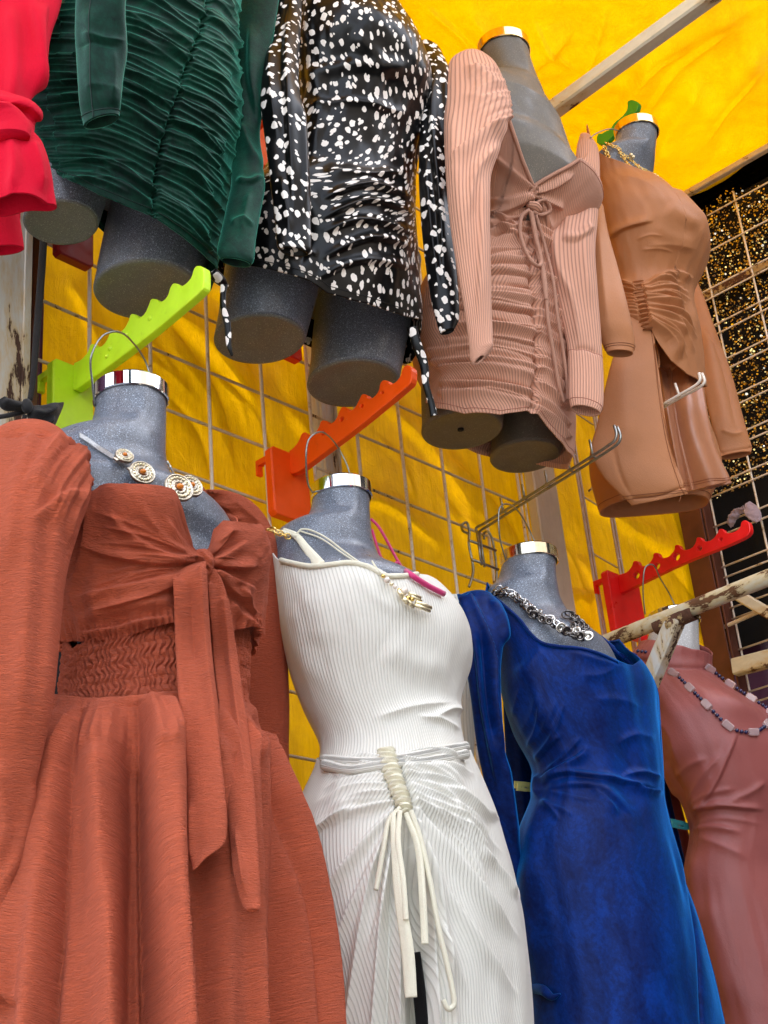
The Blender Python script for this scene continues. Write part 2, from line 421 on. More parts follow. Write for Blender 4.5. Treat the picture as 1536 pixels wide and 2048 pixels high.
# ---------------------------------------------------------------- materials
def srgb(r, g, b):
    return tuple(((c / 255) / 12.92 if c / 255 <= .04045 else ((c / 255 + .055) / 1.055) ** 2.4) for c in (r, g, b)) + (1,)
class Mt:
    """small node helper"""
    def __init__(s, name):
        s.m = bpy.data.materials.new(name); s.m.use_nodes = True; s.t = s.m.node_tree; s.b = s.t.nodes['Principled BSDF']
        s.tc = s.n('ShaderNodeTexCoord')
    def n(s, typ, **kw):
        q = s.t.nodes.new(typ)
        for k, v in kw.items(): setattr(q, k, v)
        return q
    def l(s, a, b): s.t.links.new(a, b); return s
    def set(s, **kw):
        for k, v in kw.items(): s.b.inputs[k.replace('_', ' ')].default_value = v
        return s
    def co(s, kind='UV', scale=(1, 1, 1), rot=(0, 0, 0)):
        mp = s.n('ShaderNodeMapping'); mp.inputs['Scale'].default_value = scale; mp.inputs['Rotation'].default_value = rot
        s.l(s.tc.outputs[kind], mp.inputs['Vector']); return mp.outputs[0]
    def noise(s, co, scale, detail=3, rough=.5, dist=0):
        q = s.n('ShaderNodeTexNoise'); q.inputs['Scale'].default_value = scale; q.inputs['Detail'].default_value = detail
        q.inputs['Roughness'].default_value = rough; q.inputs['Distortion'].default_value = dist
        s.l(co, q.inputs['Vector']); return q.outputs['Fac']
    def ramp(s, fac, stops, interp='LINEAR'):
        q = s.n('ShaderNodeValToRGB'); q.color_ramp.interpolation = interp; e = q.color_ramp.elements
        while len(e) < len(stops): e.new(.5)
        for el, (p, c) in zip(e, stops): el.position = p; el.color = c if hasattr(c, '__len__') else (c, c, c, 1)
        s.l(fac, q.inputs[0]); return q.outputs[0]
    def mixc(s, fac, a, b, mode='MIX'):
        q = s.n('ShaderNodeMix', data_type='RGBA', blend_type=mode)
        for v, i in ((fac, 0), (a, 6), (b, 7)):
            if hasattr(v, 'is_linked') or hasattr(v, 'links'): s.l(v, q.inputs[i])
            else: q.inputs[i].default_value = v
        return q.outputs[2]
    def math(s, op, a, b=0.0, clamp=False):
        q = s.n('ShaderNodeMath', operation=op); q.use_clamp = clamp
        for v, i in ((a, 0), (b, 1)):
            if hasattr(v, 'links'): s.l(v, q.inputs[i])
            else: q.inputs[i].default_value = v
        return q.outputs[0]
    def bump(s, h, dist=.001, strength=1.0, prev=None):
        q = s.n('ShaderNodeBump'); q.inputs['Distance'].default_value = dist; q.inputs['Strength'].default_value = strength
        s.l(h, q.inputs['Height'])
        if prev is not None: s.l(prev, q.inputs['Normal'])
        s.l(q.outputs[0], s.b.inputs['Normal']); return q.outputs[0]
    def col(s, c):
        if hasattr(c, 'links'): s.l(c, s.b.inputs['Base Color'])
        else: s.b.inputs['Base Color'].default_value = c
        return s
def scl(c, k): return (min(c[0]*k, 1), min(c[1]*k, 1), min(c[2]*k, 1), 1)
def weave(M, base, var=.12, patch=6):
    """cloth colour with faint thread and patch variation"""
    uv = M.co('UV'); a = M.noise(uv, patch, 4, .6); b = M.noise(M.co('UV', (1, .25, 1)), 900, 2)
    f = M.math('ADD', M.math('MULTIPLY', a, .7), M.math('MULTIPLY', b, .3))
    return M.ramp(f, [(.3, scl(base, 1 - var)), (.7, scl(base, 1 + var))])
def mat_crepe(name, base):
    M = Mt(name); M.set(Roughness=.85, Sheen_Weight=.06, Sheen_Roughness=.5); M.b.inputs['Specular IOR Level'].default_value = .25
    M.col(weave(M, base, .14))
    uv = M.co('UV', (1, 5, 1)); n1 = M.noise(uv, 62, 6, .66, 1.6); n2 = M.noise(M.co('UV', (1, 3, 1)), 380, 3, .6)
    h = M.math('ADD', n1, M.math('MULTIPLY', n2, .35)); M.bump(h, .0075, 1.0)
    f = M.math('ADD', M.math('MULTIPLY', M.noise(M.co('UV'), 5, 4, .6), .35), M.math('MULTIPLY', n1, .65)); M.col(M.ramp(f, [(.33, scl(base, .82)), (.66, scl(base, 1.12))])); return M.m
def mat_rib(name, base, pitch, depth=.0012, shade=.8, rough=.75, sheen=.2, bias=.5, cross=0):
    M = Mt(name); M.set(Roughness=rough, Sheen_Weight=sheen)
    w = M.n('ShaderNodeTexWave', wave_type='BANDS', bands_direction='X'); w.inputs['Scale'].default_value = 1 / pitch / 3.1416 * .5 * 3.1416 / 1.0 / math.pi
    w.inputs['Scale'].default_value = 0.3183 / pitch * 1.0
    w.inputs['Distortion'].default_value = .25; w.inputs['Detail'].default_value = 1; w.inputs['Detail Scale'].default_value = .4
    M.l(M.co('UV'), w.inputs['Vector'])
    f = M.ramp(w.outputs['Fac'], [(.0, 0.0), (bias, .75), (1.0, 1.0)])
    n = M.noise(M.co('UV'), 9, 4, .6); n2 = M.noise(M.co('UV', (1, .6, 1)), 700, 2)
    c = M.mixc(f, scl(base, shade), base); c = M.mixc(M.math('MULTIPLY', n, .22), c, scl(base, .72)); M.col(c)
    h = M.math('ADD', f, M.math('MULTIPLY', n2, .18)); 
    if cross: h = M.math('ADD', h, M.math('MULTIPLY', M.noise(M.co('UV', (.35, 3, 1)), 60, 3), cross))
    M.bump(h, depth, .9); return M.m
def mat_velvet(name, dark, light, rough=.42, patch=14, sheen=1.0, tint=(.1, .4, 1, 1)):
    M = Mt(name); M.set(Roughness=rough, Sheen_Weight=sheen, Sheen_Roughness=.36)
    M.b.inputs['Sheen Tint'].default_value = tint; M.b.inputs['Specular IOR Level'].default_value = .12
    a = M.noise(M.co('UV', (1, .55, 1)), patch, 6, .68, .6); b = M.noise(M.co('UV', (1, .8, 1)), 120, 4, .7); c = M.noise(M.co('UV'), 1100, 2)
    f = M.math('ADD', M.math('MULTIPLY', a, .55), M.math('ADD', M.math('MULTIPLY', b, .3), M.math('MULTIPLY', c, .15)))
    M.col(M.ramp(f, [(.40, dark), (.5, scl(((dark[0]+light[0])/2, (dark[1]+light[1])/2, (dark[2]+light[2])/2), .8)), (.62, light)]))
    M.bump(M.math('ADD', b, M.math('MULTIPLY', c, .6)), .0007, .55); return M.m
def mat_satin(name, base, rough=.38, sheen=.3, spec=.5, bump=.0003, aniso=.35):
    M = Mt(name); M.set(Roughness=rough, Sheen_Weight=sheen, Anisotropic=aniso); M.b.inputs['Specular IOR Level'].default_value = spec
    M.col(weave(M, base, .09, 8)); g_ = M.math('ADD', M.noise(M.co('UV', (1, .4, 1)), 1300, 2), M.math('MULTIPLY', M.noise(M.co('UV', (1, .5, 1)), 240, 4, .7), 1.6)); M.bump(g_, bump * 1.6, .7); return M.m
def mat_speckle(name, base, spk, rough=.3):
    M = Mt(name); M.set(Roughness=rough); M.b.inputs['Specular IOR Level'].default_value = .6
    ob = M.co('Object'); v = M.noise(ob, 900, 2, .6); p = M.noise(ob, 420, 2, .7); s = M.noise(ob, 5, 3)
    c = M.mixc(M.ramp(v, [(.42, 0.0), (.68, 1.0)]), base, spk)
    c = M.mixc(M.ramp(p, [(.60, 0.0), (.68, 1.0)]), c, scl(spk, 1.9)); c = M.mixc(M.ramp(s, [(.35, 0.0), (.75, .35)]), c, scl(base, .55)); M.col(c)
    sq = M.noise(M.co('Object', (3, 3, .5), (.3, .5, .1)), 34, 7, .8, .6); c = M.mixc(M.ramp(sq, [(.64, 0.0), (.69, .4)]), c, scl(spk, 1.7)); du = M.noise(ob, 16, 5, .7); c = M.mixc(M.ramp(du, [(.52, 0.0), (.75, .22)]), c, (.42, .37, .30, 1)); M.col(c)
    M.l(M.ramp(du, [(.3, rough * .8), (.7, rough * 1.7)]), M.b.inputs['Roughness'])
    M.bump(v, .0003, .35); return M.m
def mat_plain(name, base, rough=.5, metal=0.0, var=.1, scale=30, bump=0, spec=.5):
    M = Mt(name); M.set(Roughness=rough, Metallic=metal); M.b.inputs['Specular IOR Level'].default_value = spec
    n = M.noise(M.co('Object'), scale, 4, .6); M.col(M.ramp(n, [(.3, scl(base, 1 - var)), (.7, scl(base, 1 + var))]))
    if bump: M.bump(n, bump, .6)
    return M.m
def mat_plastic(name, base, sss=.25, rough=.3):
    M = Mt(name); M.set(Roughness=rough); M.b.inputs['Subsurface Weight'].default_value = sss
    M.b.inputs['Subsurface Radius'].default_value = (.02, .02, .01); M.b.inputs['Subsurface Scale'].default_value = .5
    n = M.noise(M.co('Object'), 22, 4, .6); sc1 = M.noise(M.co('Object', (1, .25, 2.5), (.4, .3, .2)), 160, 5, .75); gr_ = M.noise(M.co('Object'), 48, 6, .7)
    c = M.ramp(n, [(.3, scl(base, .90)), (.75, scl(base, 1.06))]); c = M.mixc(M.ramp(gr_, [(.58, 0.0), (.78, .35)]), c, scl(base, .45)); c = M.mixc(M.ramp(sc1, [(.66, 0.0), (.72, .35)]), c, (.75, .72, .62, 1)); M.col(c)
    M.l(M.ramp(n, [(.3, rough * .8), (.7, rough * 1.5)]), M.b.inputs['Roughness']); M.bump(M.noise(M.co('Object'), 130, 3), .0006, .35); return M.m
def mat_rusty(name, paint, rust=srgb(88, 52, 32), amount=.5, scale=14, stretch=(1, 1, 1), rough=.55, fine=1.0):
    """flaked paint over rust"""
    M = Mt(name); co = M.co('Object', stretch); n = M.noise(co, scale, 8, .68, .4); n2 = M.noise(co, scale * 6, 6, .7); n3 = M.noise(co, 3, 3)
    f = M.math('ADD', M.math('MULTIPLY', n, .62), M.math('ADD', M.math('MULTIPLY', n2, .3 * fine), M.math('MULTIPLY', n3, .2)))
    e = .72 - amount * .28; msk = M.ramp(f, [(e, 0.0), (e + .018, 1.0)]); halo = M.ramp(f, [(e - .09, 0.0), (e, .75)])
    pc = M.ramp(n2, [(.3, scl(paint, .85)), (.7, scl(paint, 1.05))]); rc = M.ramp(n2, [(.3, scl(rust, .5)), (.6, rust), (.8, scl(rust, 1.6))])
    c = M.mixc(halo, pc, srgb(190, 160, 105)); c = M.mixc(msk, c, rc); M.col(c)
    M.l(M.ramp(msk, [(0, rough * .8), (1, .9)]), M.b.inputs['Roughness'])
    M.bump(M.math('SUBTRACT', M.math('MULTIPLY', n2, .3), msk), .0012, .8); return M.m
def mat_tarp(name, base, trans, dark, grime=.25, weight=.5):
    """woven plastic sheet that lets light through"""
    M = Mt(name); t = M.t; M.set(Roughness=.42); M.b.inputs['Specular IOR Level'].default_value = .35
    uv = M.co('Object'); a = M.noise(M.co('Object', (1.2, 1.2, .5)), 2.2, 6, .65, .8); b = M.noise(M.co('Object', (14, 14, 1.2)), 9, 5, .7); cc = M.noise(uv, 26, 5, .7)
    f = M.math('ADD', M.math('MULTIPLY', a, .5), M.math('ADD', M.math('MULTIPLY', b, .28), M.math('MULTIPLY', cc, .22)))
    c = M.ramp(f, [(.36, dark), (.55, base), (.72, scl(base, 1.12))]); M.col(c)
    ct = M.ramp(f, [(.34, scl(trans, .62)), (.55, trans), (.72, scl(trans, 1.25))])
    tr = M.n('ShaderNodeBsdfTranslucent'); M.l(ct, tr.inputs['Color']); mx = M.n('ShaderNodeMixShader'); mx.inputs[0].default_value = weight
    out = t.nodes['Material Output']; M.l(M.b.outputs[0], mx.inputs[1]); M.l(tr.outputs[0], mx.inputs[2]); M.l(mx.outputs[0], out.inputs[0])
    cr = M.noise(M.co('Object', (1, 1, .6)), 11, 8, .72, 2.0); w1 = M.noise(M.co('Object', (1, 1, 12)), 220, 2); bmp = M.bump(M.math('ADD', M.math('MULTIPLY', cr, 1.0), M.math('ADD', M.math('MULTIPLY', b, .25), M.math('MULTIPLY', w1, .06))), .008, .6)
    M.l(bmp, tr.inputs['Normal']); return M.m

THREAD = dict(tan_jersey=srgb(120, 66, 34), rose_jersey=srgb(120, 52, 52), blue_velvet=srgb(0, 20, 80), green_velvet=srgb(0, 30, 24), dusty_pink_rib_knit=srgb(170, 108, 90), terracotta_crepe=srgb(150, 60, 38), red_crepe=srgb(150, 0, 26), tan_satin=srgb(130, 66, 34), white_rib_knit=srgb(200, 196, 180), black_white_spotted_satin=srgb(16, 16, 16))
TERRA = mat_crepe('terracotta_crepe', srgb(198, 91, 57))
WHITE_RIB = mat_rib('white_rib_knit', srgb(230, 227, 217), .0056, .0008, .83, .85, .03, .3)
WHITE_PLAIN = mat_satin('ivory_jersey', srgb(236, 231, 208), .7, .25, .3, .0005)
BLUE_VEL = mat_velvet('blue_velvet', srgb(0, 15, 68), srgb(0, 46, 126), .5, 18, 1.0, (.02, .34, 1, 1))
GREEN_VEL = mat_velvet('green_velvet', srgb(0, 20, 16), srgb(6, 62, 46), .55, 14, .85, (.14, .72, .52, 1))
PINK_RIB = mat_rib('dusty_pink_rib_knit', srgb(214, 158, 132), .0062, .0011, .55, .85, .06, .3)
TAN = mat_satin('tan_jersey', srgb(174, 114, 72), .52, .02, .3)
TAN_SATIN = mat_satin('tan_satin', srgb(170, 108, 72), .3, .1, .6, .0002, .6)
ROSE = mat_satin('rose_jersey', srgb(150, 80, 75), .42, .02, .4)
RED = mat_satin('red_crepe', srgb(198, 0, 40), .8, .02, .15, .0006, 0)
BLACK = mat_satin('black_cloth', srgb(22, 21, 24), .7, .2, .3, .0006, 0)
def mat_spots():
    M = Mt('black_white_spotted_satin'); M.set(Roughness=.3, Sheen_Weight=0); M.b.inputs['Specular IOR Level'].default_value = .2
    uv = M.co('UV', (1.15, .85, 1)); nz = M.n('ShaderNodeTexNoise'); nz.inputs['Scale'].default_value = 75; nz.inputs['Detail'].default_value = 2; M.l(uv, nz.inputs['Vector'])
    vm = M.n('ShaderNodeVectorMath', operation='SCALE'); vm.inputs['Scale'].default_value = .011; M.l(nz.outputs['Color'], vm.inputs[0])
    va = M.n('ShaderNodeVectorMath', operation='ADD'); M.l(uv, va.inputs[0]); M.l(vm.outputs[0], va.inputs[1])
    def cells(scale, r0, r1, keep):
        vo = M.n('ShaderNodeTexVoronoi', voronoi_dimensions='2D'); vo.inputs['Scale'].default_value = scale; vo.inputs['Randomness'].default_value = .9; M.l(va.outputs[0], vo.inputs['Vector'])
        sp = M.n('ShaderNodeSeparateColor'); M.l(vo.outputs['Color'], sp.inputs[0])
        th = M.math('MULTIPLY_ADD', sp.outputs[0], r1 - r0); th.node.inputs[2].default_value = r0
        return M.math('MULTIPLY', M.math('LESS_THAN', vo.outputs['Distance'], th), M.math('LESS_THAN', sp.outputs[1], keep))
    m = M.math('MAXIMUM', cells(44, .13, .33, .97), cells(64, .10, .27, .4))
    M.col(M.mixc(m, srgb(9, 9, 10), srgb(236, 228, 220))); M.l(M.ramp(m, [(0, .3), (1, .5)]), M.b.inputs['Roughness']); return M.m
SPOTS = mat_spots()
MANN = mat_speckle('speckled_grey_blue_plastic', srgb(70, 76, 87), srgb(144, 152, 166), .3)
MANN_DK = mat_speckle('speckled_grey_plastic', srgb(88, 82, 72), srgb(106, 99, 88), .42)
MANN_WH = mat_speckle('pale_grey_plastic', srgb(176, 174, 172), srgb(200, 198, 196), .4)
SOLE = mat_speckle('speckled_underside_plastic', srgb(96, 98, 94), srgb(130, 130, 122), .55)
CHROME = mat_plain('chrome', (.82, .82, .84, 1), .07, 1, .03, 50)
GOLD = mat_plain('gold_metal', (.83, .6, .2, 1), .14, 1, .12, 60)
PALE_GOLD = mat_plain('pale_gold_metal', (.86, .76, .5, 1), .38, .8, .15, 200)
OLD_SILVER = mat_plain('aged_silver', (.5, .45, .36, 1), .32, 1, .5, 300, .0008)
DARK_METAL = mat_plain('dark_chain_metal', (.2, .18, .17, 1), .25, 1, .5, 90)
STEEL = mat_plain('dull_steel', (.36, .36, .34, 1), .38, 1, .3, 60)
SILVER_CORD = mat_plain('silver_cord', (.42, .42, .42, 1), .32, .8, .3, 400, .0004)
CABLE = mat_plain('steel_cable', (.3, .31, .3, 1), .4, .8, .35, 500, .0006)
LIME = mat_plastic('lime_plastic', srgb(206, 246, 40), .55, .36)
ORANGE = mat_plastic('orange_plastic', srgb(255, 86, 5), .1, .36)
RED_PL = mat_plastic('red_plastic', srgb(245, 28, 28), .15, .34)
DKRED_PL = mat_plastic('dark_red_plastic', srgb(150, 26, 28), .1, .4)
GREEN_PL = mat_plastic('green_plastic', srgb(54, 150, 32), .3, .4)
CREAM_PL = mat_plastic('cream_plastic', srgb(206, 202, 130), .2, .4)
TEAL_PL = mat_plastic('teal_plastic', srgb(60, 160, 170), .2, .4)
MAGENTA = mat_satin('magenta_cord', srgb(208, 32, 112), .5, .3)
WIRE = mat_rusty('white_wire_with_rust', srgb(236, 224, 210), srgb(96, 62, 44), .2, 26, (1, 1, 1), .5)
WIRE_DARK = mat_rusty('grimy_wire', srgb(212, 198, 178), srgb(84, 60, 44), .28, 26, (1, 1, 1), .5)
RAIL = mat_plain('lilac_white_rail', srgb(196, 186, 192), .45, .1, .15, 40)
POST_WHITE = mat_rusty('chipped_white_paint', srgb(206, 204, 198), srgb(74, 50, 38), .36, 9, (1.6, 1.6, .35), .45)
POST_CHIP = mat_rusty('flaking_white_paint', srgb(214, 206, 188), srgb(66, 42, 30), .42, 5, (1, 1, .5), .5, .6)
POLE = mat_rusty('weathered_white_pole', srgb(212, 204, 180), srgb(98, 62, 34), .34, 9, (1, .5, 1), .5)
WELD = mat_rusty('rusted_weld', srgb(168, 140, 104), srgb(92, 58, 40), .62, 16)
BROWN = mat_plain('brown_painted_steel', srgb(92, 48, 34), .5, .1, .3, 12, .0006)
TARP_WALL = mat_tarp('yellow_tarpaulin', srgb(248, 190, 2), srgb(146, 110, 0), srgb(214, 152, 0), weight=.24)
TARP_ROOF = mat_tarp('backlit_yellow_tarpaulin', srgb(246, 186, 10), srgb(128, 90, 0), srgb(226, 156, 4), weight=.40)
PURPLE = mat_satin('purple_cloth', srgb(92, 36, 88), .6, .3, .3, .0008)
MAROON = mat_satin('maroon_cloth', srgb(70, 12, 50), .6, .4, .3, .0006)
NIGHT = mat_satin('black_backing_and_gaps', srgb(12, 11, 12), .85, .05, .2, .0006)  # sequin backing; also the black pieces painted in for shaded gaps
SEQ_GOLD = mat_plain('gold_sequin', (.85, .55, .2, 1), .3, 1, .5, 60)
SEQ_PALE = mat_plain('pale_sequin', (.9, .86, .74, 1), .12, 1, .2, 60)
RAG = mat_satin('pale_rag', srgb(170, 150, 160), .9, .4, .2, .001)
NAVY_BEAD = mat_plain('navy_bead', srgb(20, 18, 70), .12, 0, .3, 60, 0, .8)
def mat_glass(name, c, alpha=.2):
    M = Mt(name); M.set(Roughness=.08, IOR=1.5); M.b.inputs['Transmission Weight'].default_value = .55; M.col(c); return M.m
PINK_GLASS = mat_glass('clear_pink_bead', srgb(236, 206, 206))
PEARL = mat_plain('pearl', srgb(228, 214, 200), .2, .1, .05, 60, 0, .7)
AMBER = mat_plain('amber_stone', srgb(214, 120, 20), .15, 0, .2, 60, 0, .8)
def mat_ground():
    M = Mt('pavement_concrete'); M.set(Roughness=.9); n = M.noise(M.co('Object'), 2.5, 8, .65); M.col(M.ramp(n, [(.3, srgb(54, 53, 51)), (.7, srgb(76, 74, 70))])); M.bump(n, .01, .5); return M.m
GROUND = mat_ground()
# ================================================================ THE SETTING
GZ = -1.55
def sheet(name, fn, nu, nv, mat, parent=None, **k):
    u, v = np.meshgrid(np.linspace(0, 1, nu), np.linspace(0, 1, nv)); P = fn(u, v)
    idx = np.arange(nu * nv).reshape(nv, nu); F = np.stack([idx[:-1, :-1], idx[1:, :-1], idx[1:, 1:], idx[:-1, 1:]], -1).reshape(-1, 4)
    return mk(name, P.reshape(-1, 3), F, mat, parent, np.stack([u * 2, v * 2], -1).reshape(-1, 2), True)
g = sheet('ground', lambda u, v: np.stack([(u - .5) * 160, (v - .5) * 160, GZ + 0 * u], -1), 3, 3, GROUND); tag(g, kind='structure')

# yellow tarpaulin hanging behind the wire grid
WY = 1.885
wall_f = folds([([(250, 560), (420, 700), (560, 900)], 26, .010, 1), ([(380, 560), (560, 650), (760, 830)], 30, .011, 1),
    ([(330, 640), (430, 800), (470, 960)], 16, .006, -1), ([(560, 800), (640, 930), (690, 1060)], 18, .006, 1),
    ([(740, 780), (900, 960), (960, 1150)], 24, .008, 1), ([(860, 900), (1000, 1040), (1090, 1240)], 24, .007, -1),
    ([(1150, 980), (1290, 1080), (1400, 1130)], 26, .009, 1), ([(1080, 1200), (1180, 1190), (1300, 1250)], 18, .006, -1),
    ([(130, 540), (190, 700), (200, 860)], 18, .005, 1), ([(640, 1000), (760, 1010), (900, 1120)], 16, .006, 1),
    ([(420, 740), (520, 860), (545, 980)], 12, .005, -1), ([(150, 700), (300, 720), (420, 830)], 10, .003), ([(880, 1000), (940, 1090), (1000, 1120)], 10, .004),
    ([(420, 740), (470, 800), (500, 880)], 4, .0022), ([(440, 700), (520, 780), (540, 820)], 4, .002), ([(250, 640), (300, 680), (360, 760)], 4, .002), ([(740, 860), (800, 920), (830, 1010)], 4, .0022), ([(860, 980), (920, 1040), (980, 1080)], 4, .002),
    ([(640, 940), (700, 1000), (720, 1080)], 4, .002), ([(1180, 1000), (1240, 1040), (1330, 1060)], 4, .0022), ([(1110, 1060), (1150, 1130), (1180, 1240)], 4, .002), ([(120, 560), (170, 620), (180, 700)], 4, .002), ([(330, 780), (400, 860), (430, 960)], 5, -.003), ([(1250, 1060), (1330, 1120), (1400, 1210)], 5, -.003),
    ([(1150, 1100), (1190, 1180), (1200, 1280)], 14, .005, 1), ([(1330, 1300), (1400, 1290), (1500, 1380)], 20, .007, 1)])
def wall_fn(u, v):
    X = 1.225 + u * 2.3; Z = 2.92 - v * (2.92 - GZ)
    P = np.stack([X, WY + 0 * X, Z], -1); px, py, _ = proj(P)
    d = wall_f(px, py) * 1.0 + .007 * fbm(X * 2.2 + Z * 1.1, Z * 1.3 - X * .9, 3) + .0035 * fbm(X * 11 + Z * 5, Z * 5 - X * 4, 9, 3)
    P[..., 1] -= d; return P
t = sheet('tarpaulin_wall', wall_fn, 420, 620, TARP_WALL)
tag(t, 'yellow orange tarpaulin hanging as the back wall behind the wire grid', 'tarpaulin')
RZ = 2.86
roof_f = folds([([(1210, -20), (1160, 120), (1140, 200)], 7, .006, 1), ([(1460, 20), (1330, 120), (1270, 240)], 8, .006, 1), ([(840, -10), (930, 60), (960, 120)], 8, .006, -1), ([(1520, 110), (1440, 190), (1400, 260)], 7, .005, 1), ([(1060, 10), (1090, 60), (1150, 110)], 7, .005, -1), ([(1380, 60), (1300, 90), (1220, 160)], 6, .004, 1), ([(930, 0), (1000, 60), (1040, 140)], 6, .004),
    ([(900, -40), (1020, 120), (1120, 330)], 30, .012), ([(1300, 60), (1230, 200), (1180, 330)], 26, .014, 1), ([(1400, 120), (1330, 230), (1290, 340)], 34, .016, 1),
    ([(1150, 20), (1000, 160), (960, 260)], 26, .012, -1), ([(1536, 40), (1430, 180), (1370, 330)], 30, .012), ([(1500, 0), (1380, 30), (1240, 120)], 26, .010)])
def roof_fn(u, v):
    X = -1.2 + u * 4.75; Y = .88 + v * 1.05
    P = np.stack([X, Y, RZ + 0 * X], -1); px, py, _ = proj(P)
    sag = .05 * np.sin(np.clip((Y - .88) / 1.05, 0, 1) * math.pi)
    w = .020 * fbm(X * 2.5 + Y * 2.0, Y * 1.2 - X * .3, 21) + .005 * fbm(X * 9 + Y * 6, Y * 3, 5)
    P[..., 2] += -sag + w - roof_f(px, py) * 1.3; return P
t = sheet('tarpaulin_roof', roof_fn, 560, 240, TARP_ROOF)
tag(t, 'bright yellow tarpaulin roof glowing overhead with the light through it', 'tarpaulin')

# purple cloth at the left edge
def purple_fn(u, v):
    X = .55 + u * .715; Z = 2.7 - v * 4.0; Y = 1.862 + .010 * np.sin(X * 120 + .8 * np.sin(Z * 3)) + .006 * np.sin(X * 260 + Z)
    return np.stack([X, Y, Z], -1)
t = sheet('purple_cloth', purple_fn, 240, 60, PURPLE); tag(t, 'purple pleated cloth hanging between the left post and the yellow tarpaulin', 'cloth')

# wire grid on the wall
grid = thing('wire_grid', (1.9, 1.8, GZ), 'white wire grid panel with rust, in front of the yellow wall tarpaulin', 'grid panel')
gx = [1.182] + [1.320 + .1378 * i for i in range(10)]
me = None
for i, x in enumerate(gx):
    wv = WIRE
    P = np.array([(x + .0015 * math.sin(z * 3 + i), 1.800 + .002 * math.sin(z * 2.3 + i * 2), z) for z in np.linspace(2.7, -.6, 24)])
    tube('vertical_wire', P, .0038, wv, grid, 7)
gz = [2.72 - .1232 * i for i in range(27)]
for i, z in enumerate(gz):
    P = np.array([(x, 1.8062 + .002 * math.sin(x * 3 + i), z - 0 + .0012 * math.sin(x * 5 + i)) for x in np.linspace(1.18, 2.575, 16)])
    o = tube('horizontal_wire', P, .0032, WIRE_DARK, grid, 7)
tube('edge_wire', [(2.582, 1.800, 2.7), (2.582, 1.800, -.6)], .003, WIRE, grid, 7, 12)

# two double rails with cross rungs
for x0, lab in ((2.857, 'left double white rail with rungs, on the yellow wall above the red hook'), (2.985, 'right double white rail beside the red hook on the yellow wall')):
    r = thing('slotted_rail', (x0, 1.82, GZ), lab, 'rail', 'double rails on the wall')
    for dx in (-.0065, .0065):
        tube('rod', [(x0 + dx, 1.815, z) for z in (2.7, 1.0, -1.5)], .0035, RAIL, r, 7, 14)
    for k in range(14):
        tube('rung', [(x0 - .0065, 1.815, 2.5 - .26 * k), (x0 + .0065, 1.815, 2.5 - .26 * k)], .0026, RAIL, r, 6)
rg = thing('cross_rods', (2.92, 1.82, 1.4), 'thin cross rods spanning between the two double rails', 'rod')
for z in (1.86, 1.60, 1.44, 1.18): tube('rod', [(2.862, 1.822, z + .01), (2.98, 1.822, z - .004)], .0024, WIRE_DARK, rg, 6)

# posts
def post(name, x0, x1, Y, z0, z1, dep, mat, lab, cat='post', lip=True):
    t = thing(name, ((x0 + x1) / 2, Y, z0), lab, cat)
    xm = (x0 + x1) / 2; w = x1 - x0
    V, F = bar_vf((xm, Y, z0), (xm, Y, z1), w, dep, up=(0, 1, 0)); mk('shaft', V, F, mat, t, None, False)
    if lip:
        V, F = bar_vf((x0 + w * .16, Y - dep / 2 - .004, z0), (x0 + w * .16, Y - dep / 2 - .004, z1), w * .22, .007, up=(0, 1, 0)); mk('flange', V, F, mat, t, None, False)
        V, F = bar_vf((x1 - w * .10, Y - dep / 2 - .003, z0), (x1 - w * .10, Y - dep / 2 - .003, z1), w * .12, .005, up=(0, 1, 0)); mk('flange', V, F, mat, t, None, False)
    return t
a = UY(-60, 700, 1.74)[0]; b = UY(62, 700, 1.74)[0]
post('steel_post', a, b, 1.76, GZ, 2.8, .04, POST_WHITE, 'white painted steel post with rust streaks at the left edge of the stall')
a = UY(62, 700, 1.76)[0]; b = UY(76, 700, 1.76)[0]
post('brown_strip', a + .001, b, 1.768, GZ, 2.8, .02, BROWN, 'narrow rusty brown strip along the left white post', 'strip', False)
a = UY(636, 860, 1.84)[0]; b = UY(672, 860, 1.84)[0]
post('steel_post', a, b, 1.85, GZ, 2.8, .03, POST_WHITE, 'slim white post behind the grid and the orange hook')
a = UY(1073, 1040, 1.84)[0]; b = UY(1118, 1040, 1.84)[0]
post('steel_post', a, b, 1.845, GZ, 2.8, .03, POST_CHIP, 'white post with big flakes of paint missing, behind the mannequin in blue velvet', lip=False)
t = thing('corner_post', (3.44, 1.8, GZ), 'brown steel corner post between the yellow wall and the side grid', 'post')
V, F = bar_vf((3.455, 1.79, GZ), (3.455, 1.79, 2.8), .045, .006, up=(0, 1, 0)); mk('face_plate', V, F, BROWN, t, None, False)
V, F = bar_vf((3.43, 1.83, GZ), (3.43, 1.83, 2.8), .006, .07, up=(0, 1, 0)); mk('side_plate', V, F, BROWN, t, None, False)

# side wall: grid, sequinned cloth, maroon cloth
SX = 3.475
sg = thing('side_wire_grid', (SX, 1.2, GZ), 'tall wire grid on the side wall in front of black sequinned cloth', 'grid panel')
ys = [1.78 - .1378 * i for i in range(13)]
for i, y in enumerate(ys):
    tube('vertical_wire', [(SX + .002 * math.sin(i), y + .002 * math.sin(z + i), z) for z in np.linspace(2.7, GZ + .2, 14)], .0033, WIRE, sg, 7)
for i in range(30):
    z = 2.66 - .1232 * i
    for dz in ((0,) if i < 2 else (0, -.032)):
        tube('horizontal_wire', [(SX - .006, y, z + dz + .0015 * math.sin(y * 4 + i)) for y in np.linspace(1.80, .1, 10)], .0028, WIRE_DARK if i > 9 else WIRE, sg, 7)
V, F = bar_vf((SX - .004, 1.9, 2.775), (SX - .004, -1.4, 2.775), .02, .02); mk('top_rail', V, F, WIRE_DARK, sg, None, False)
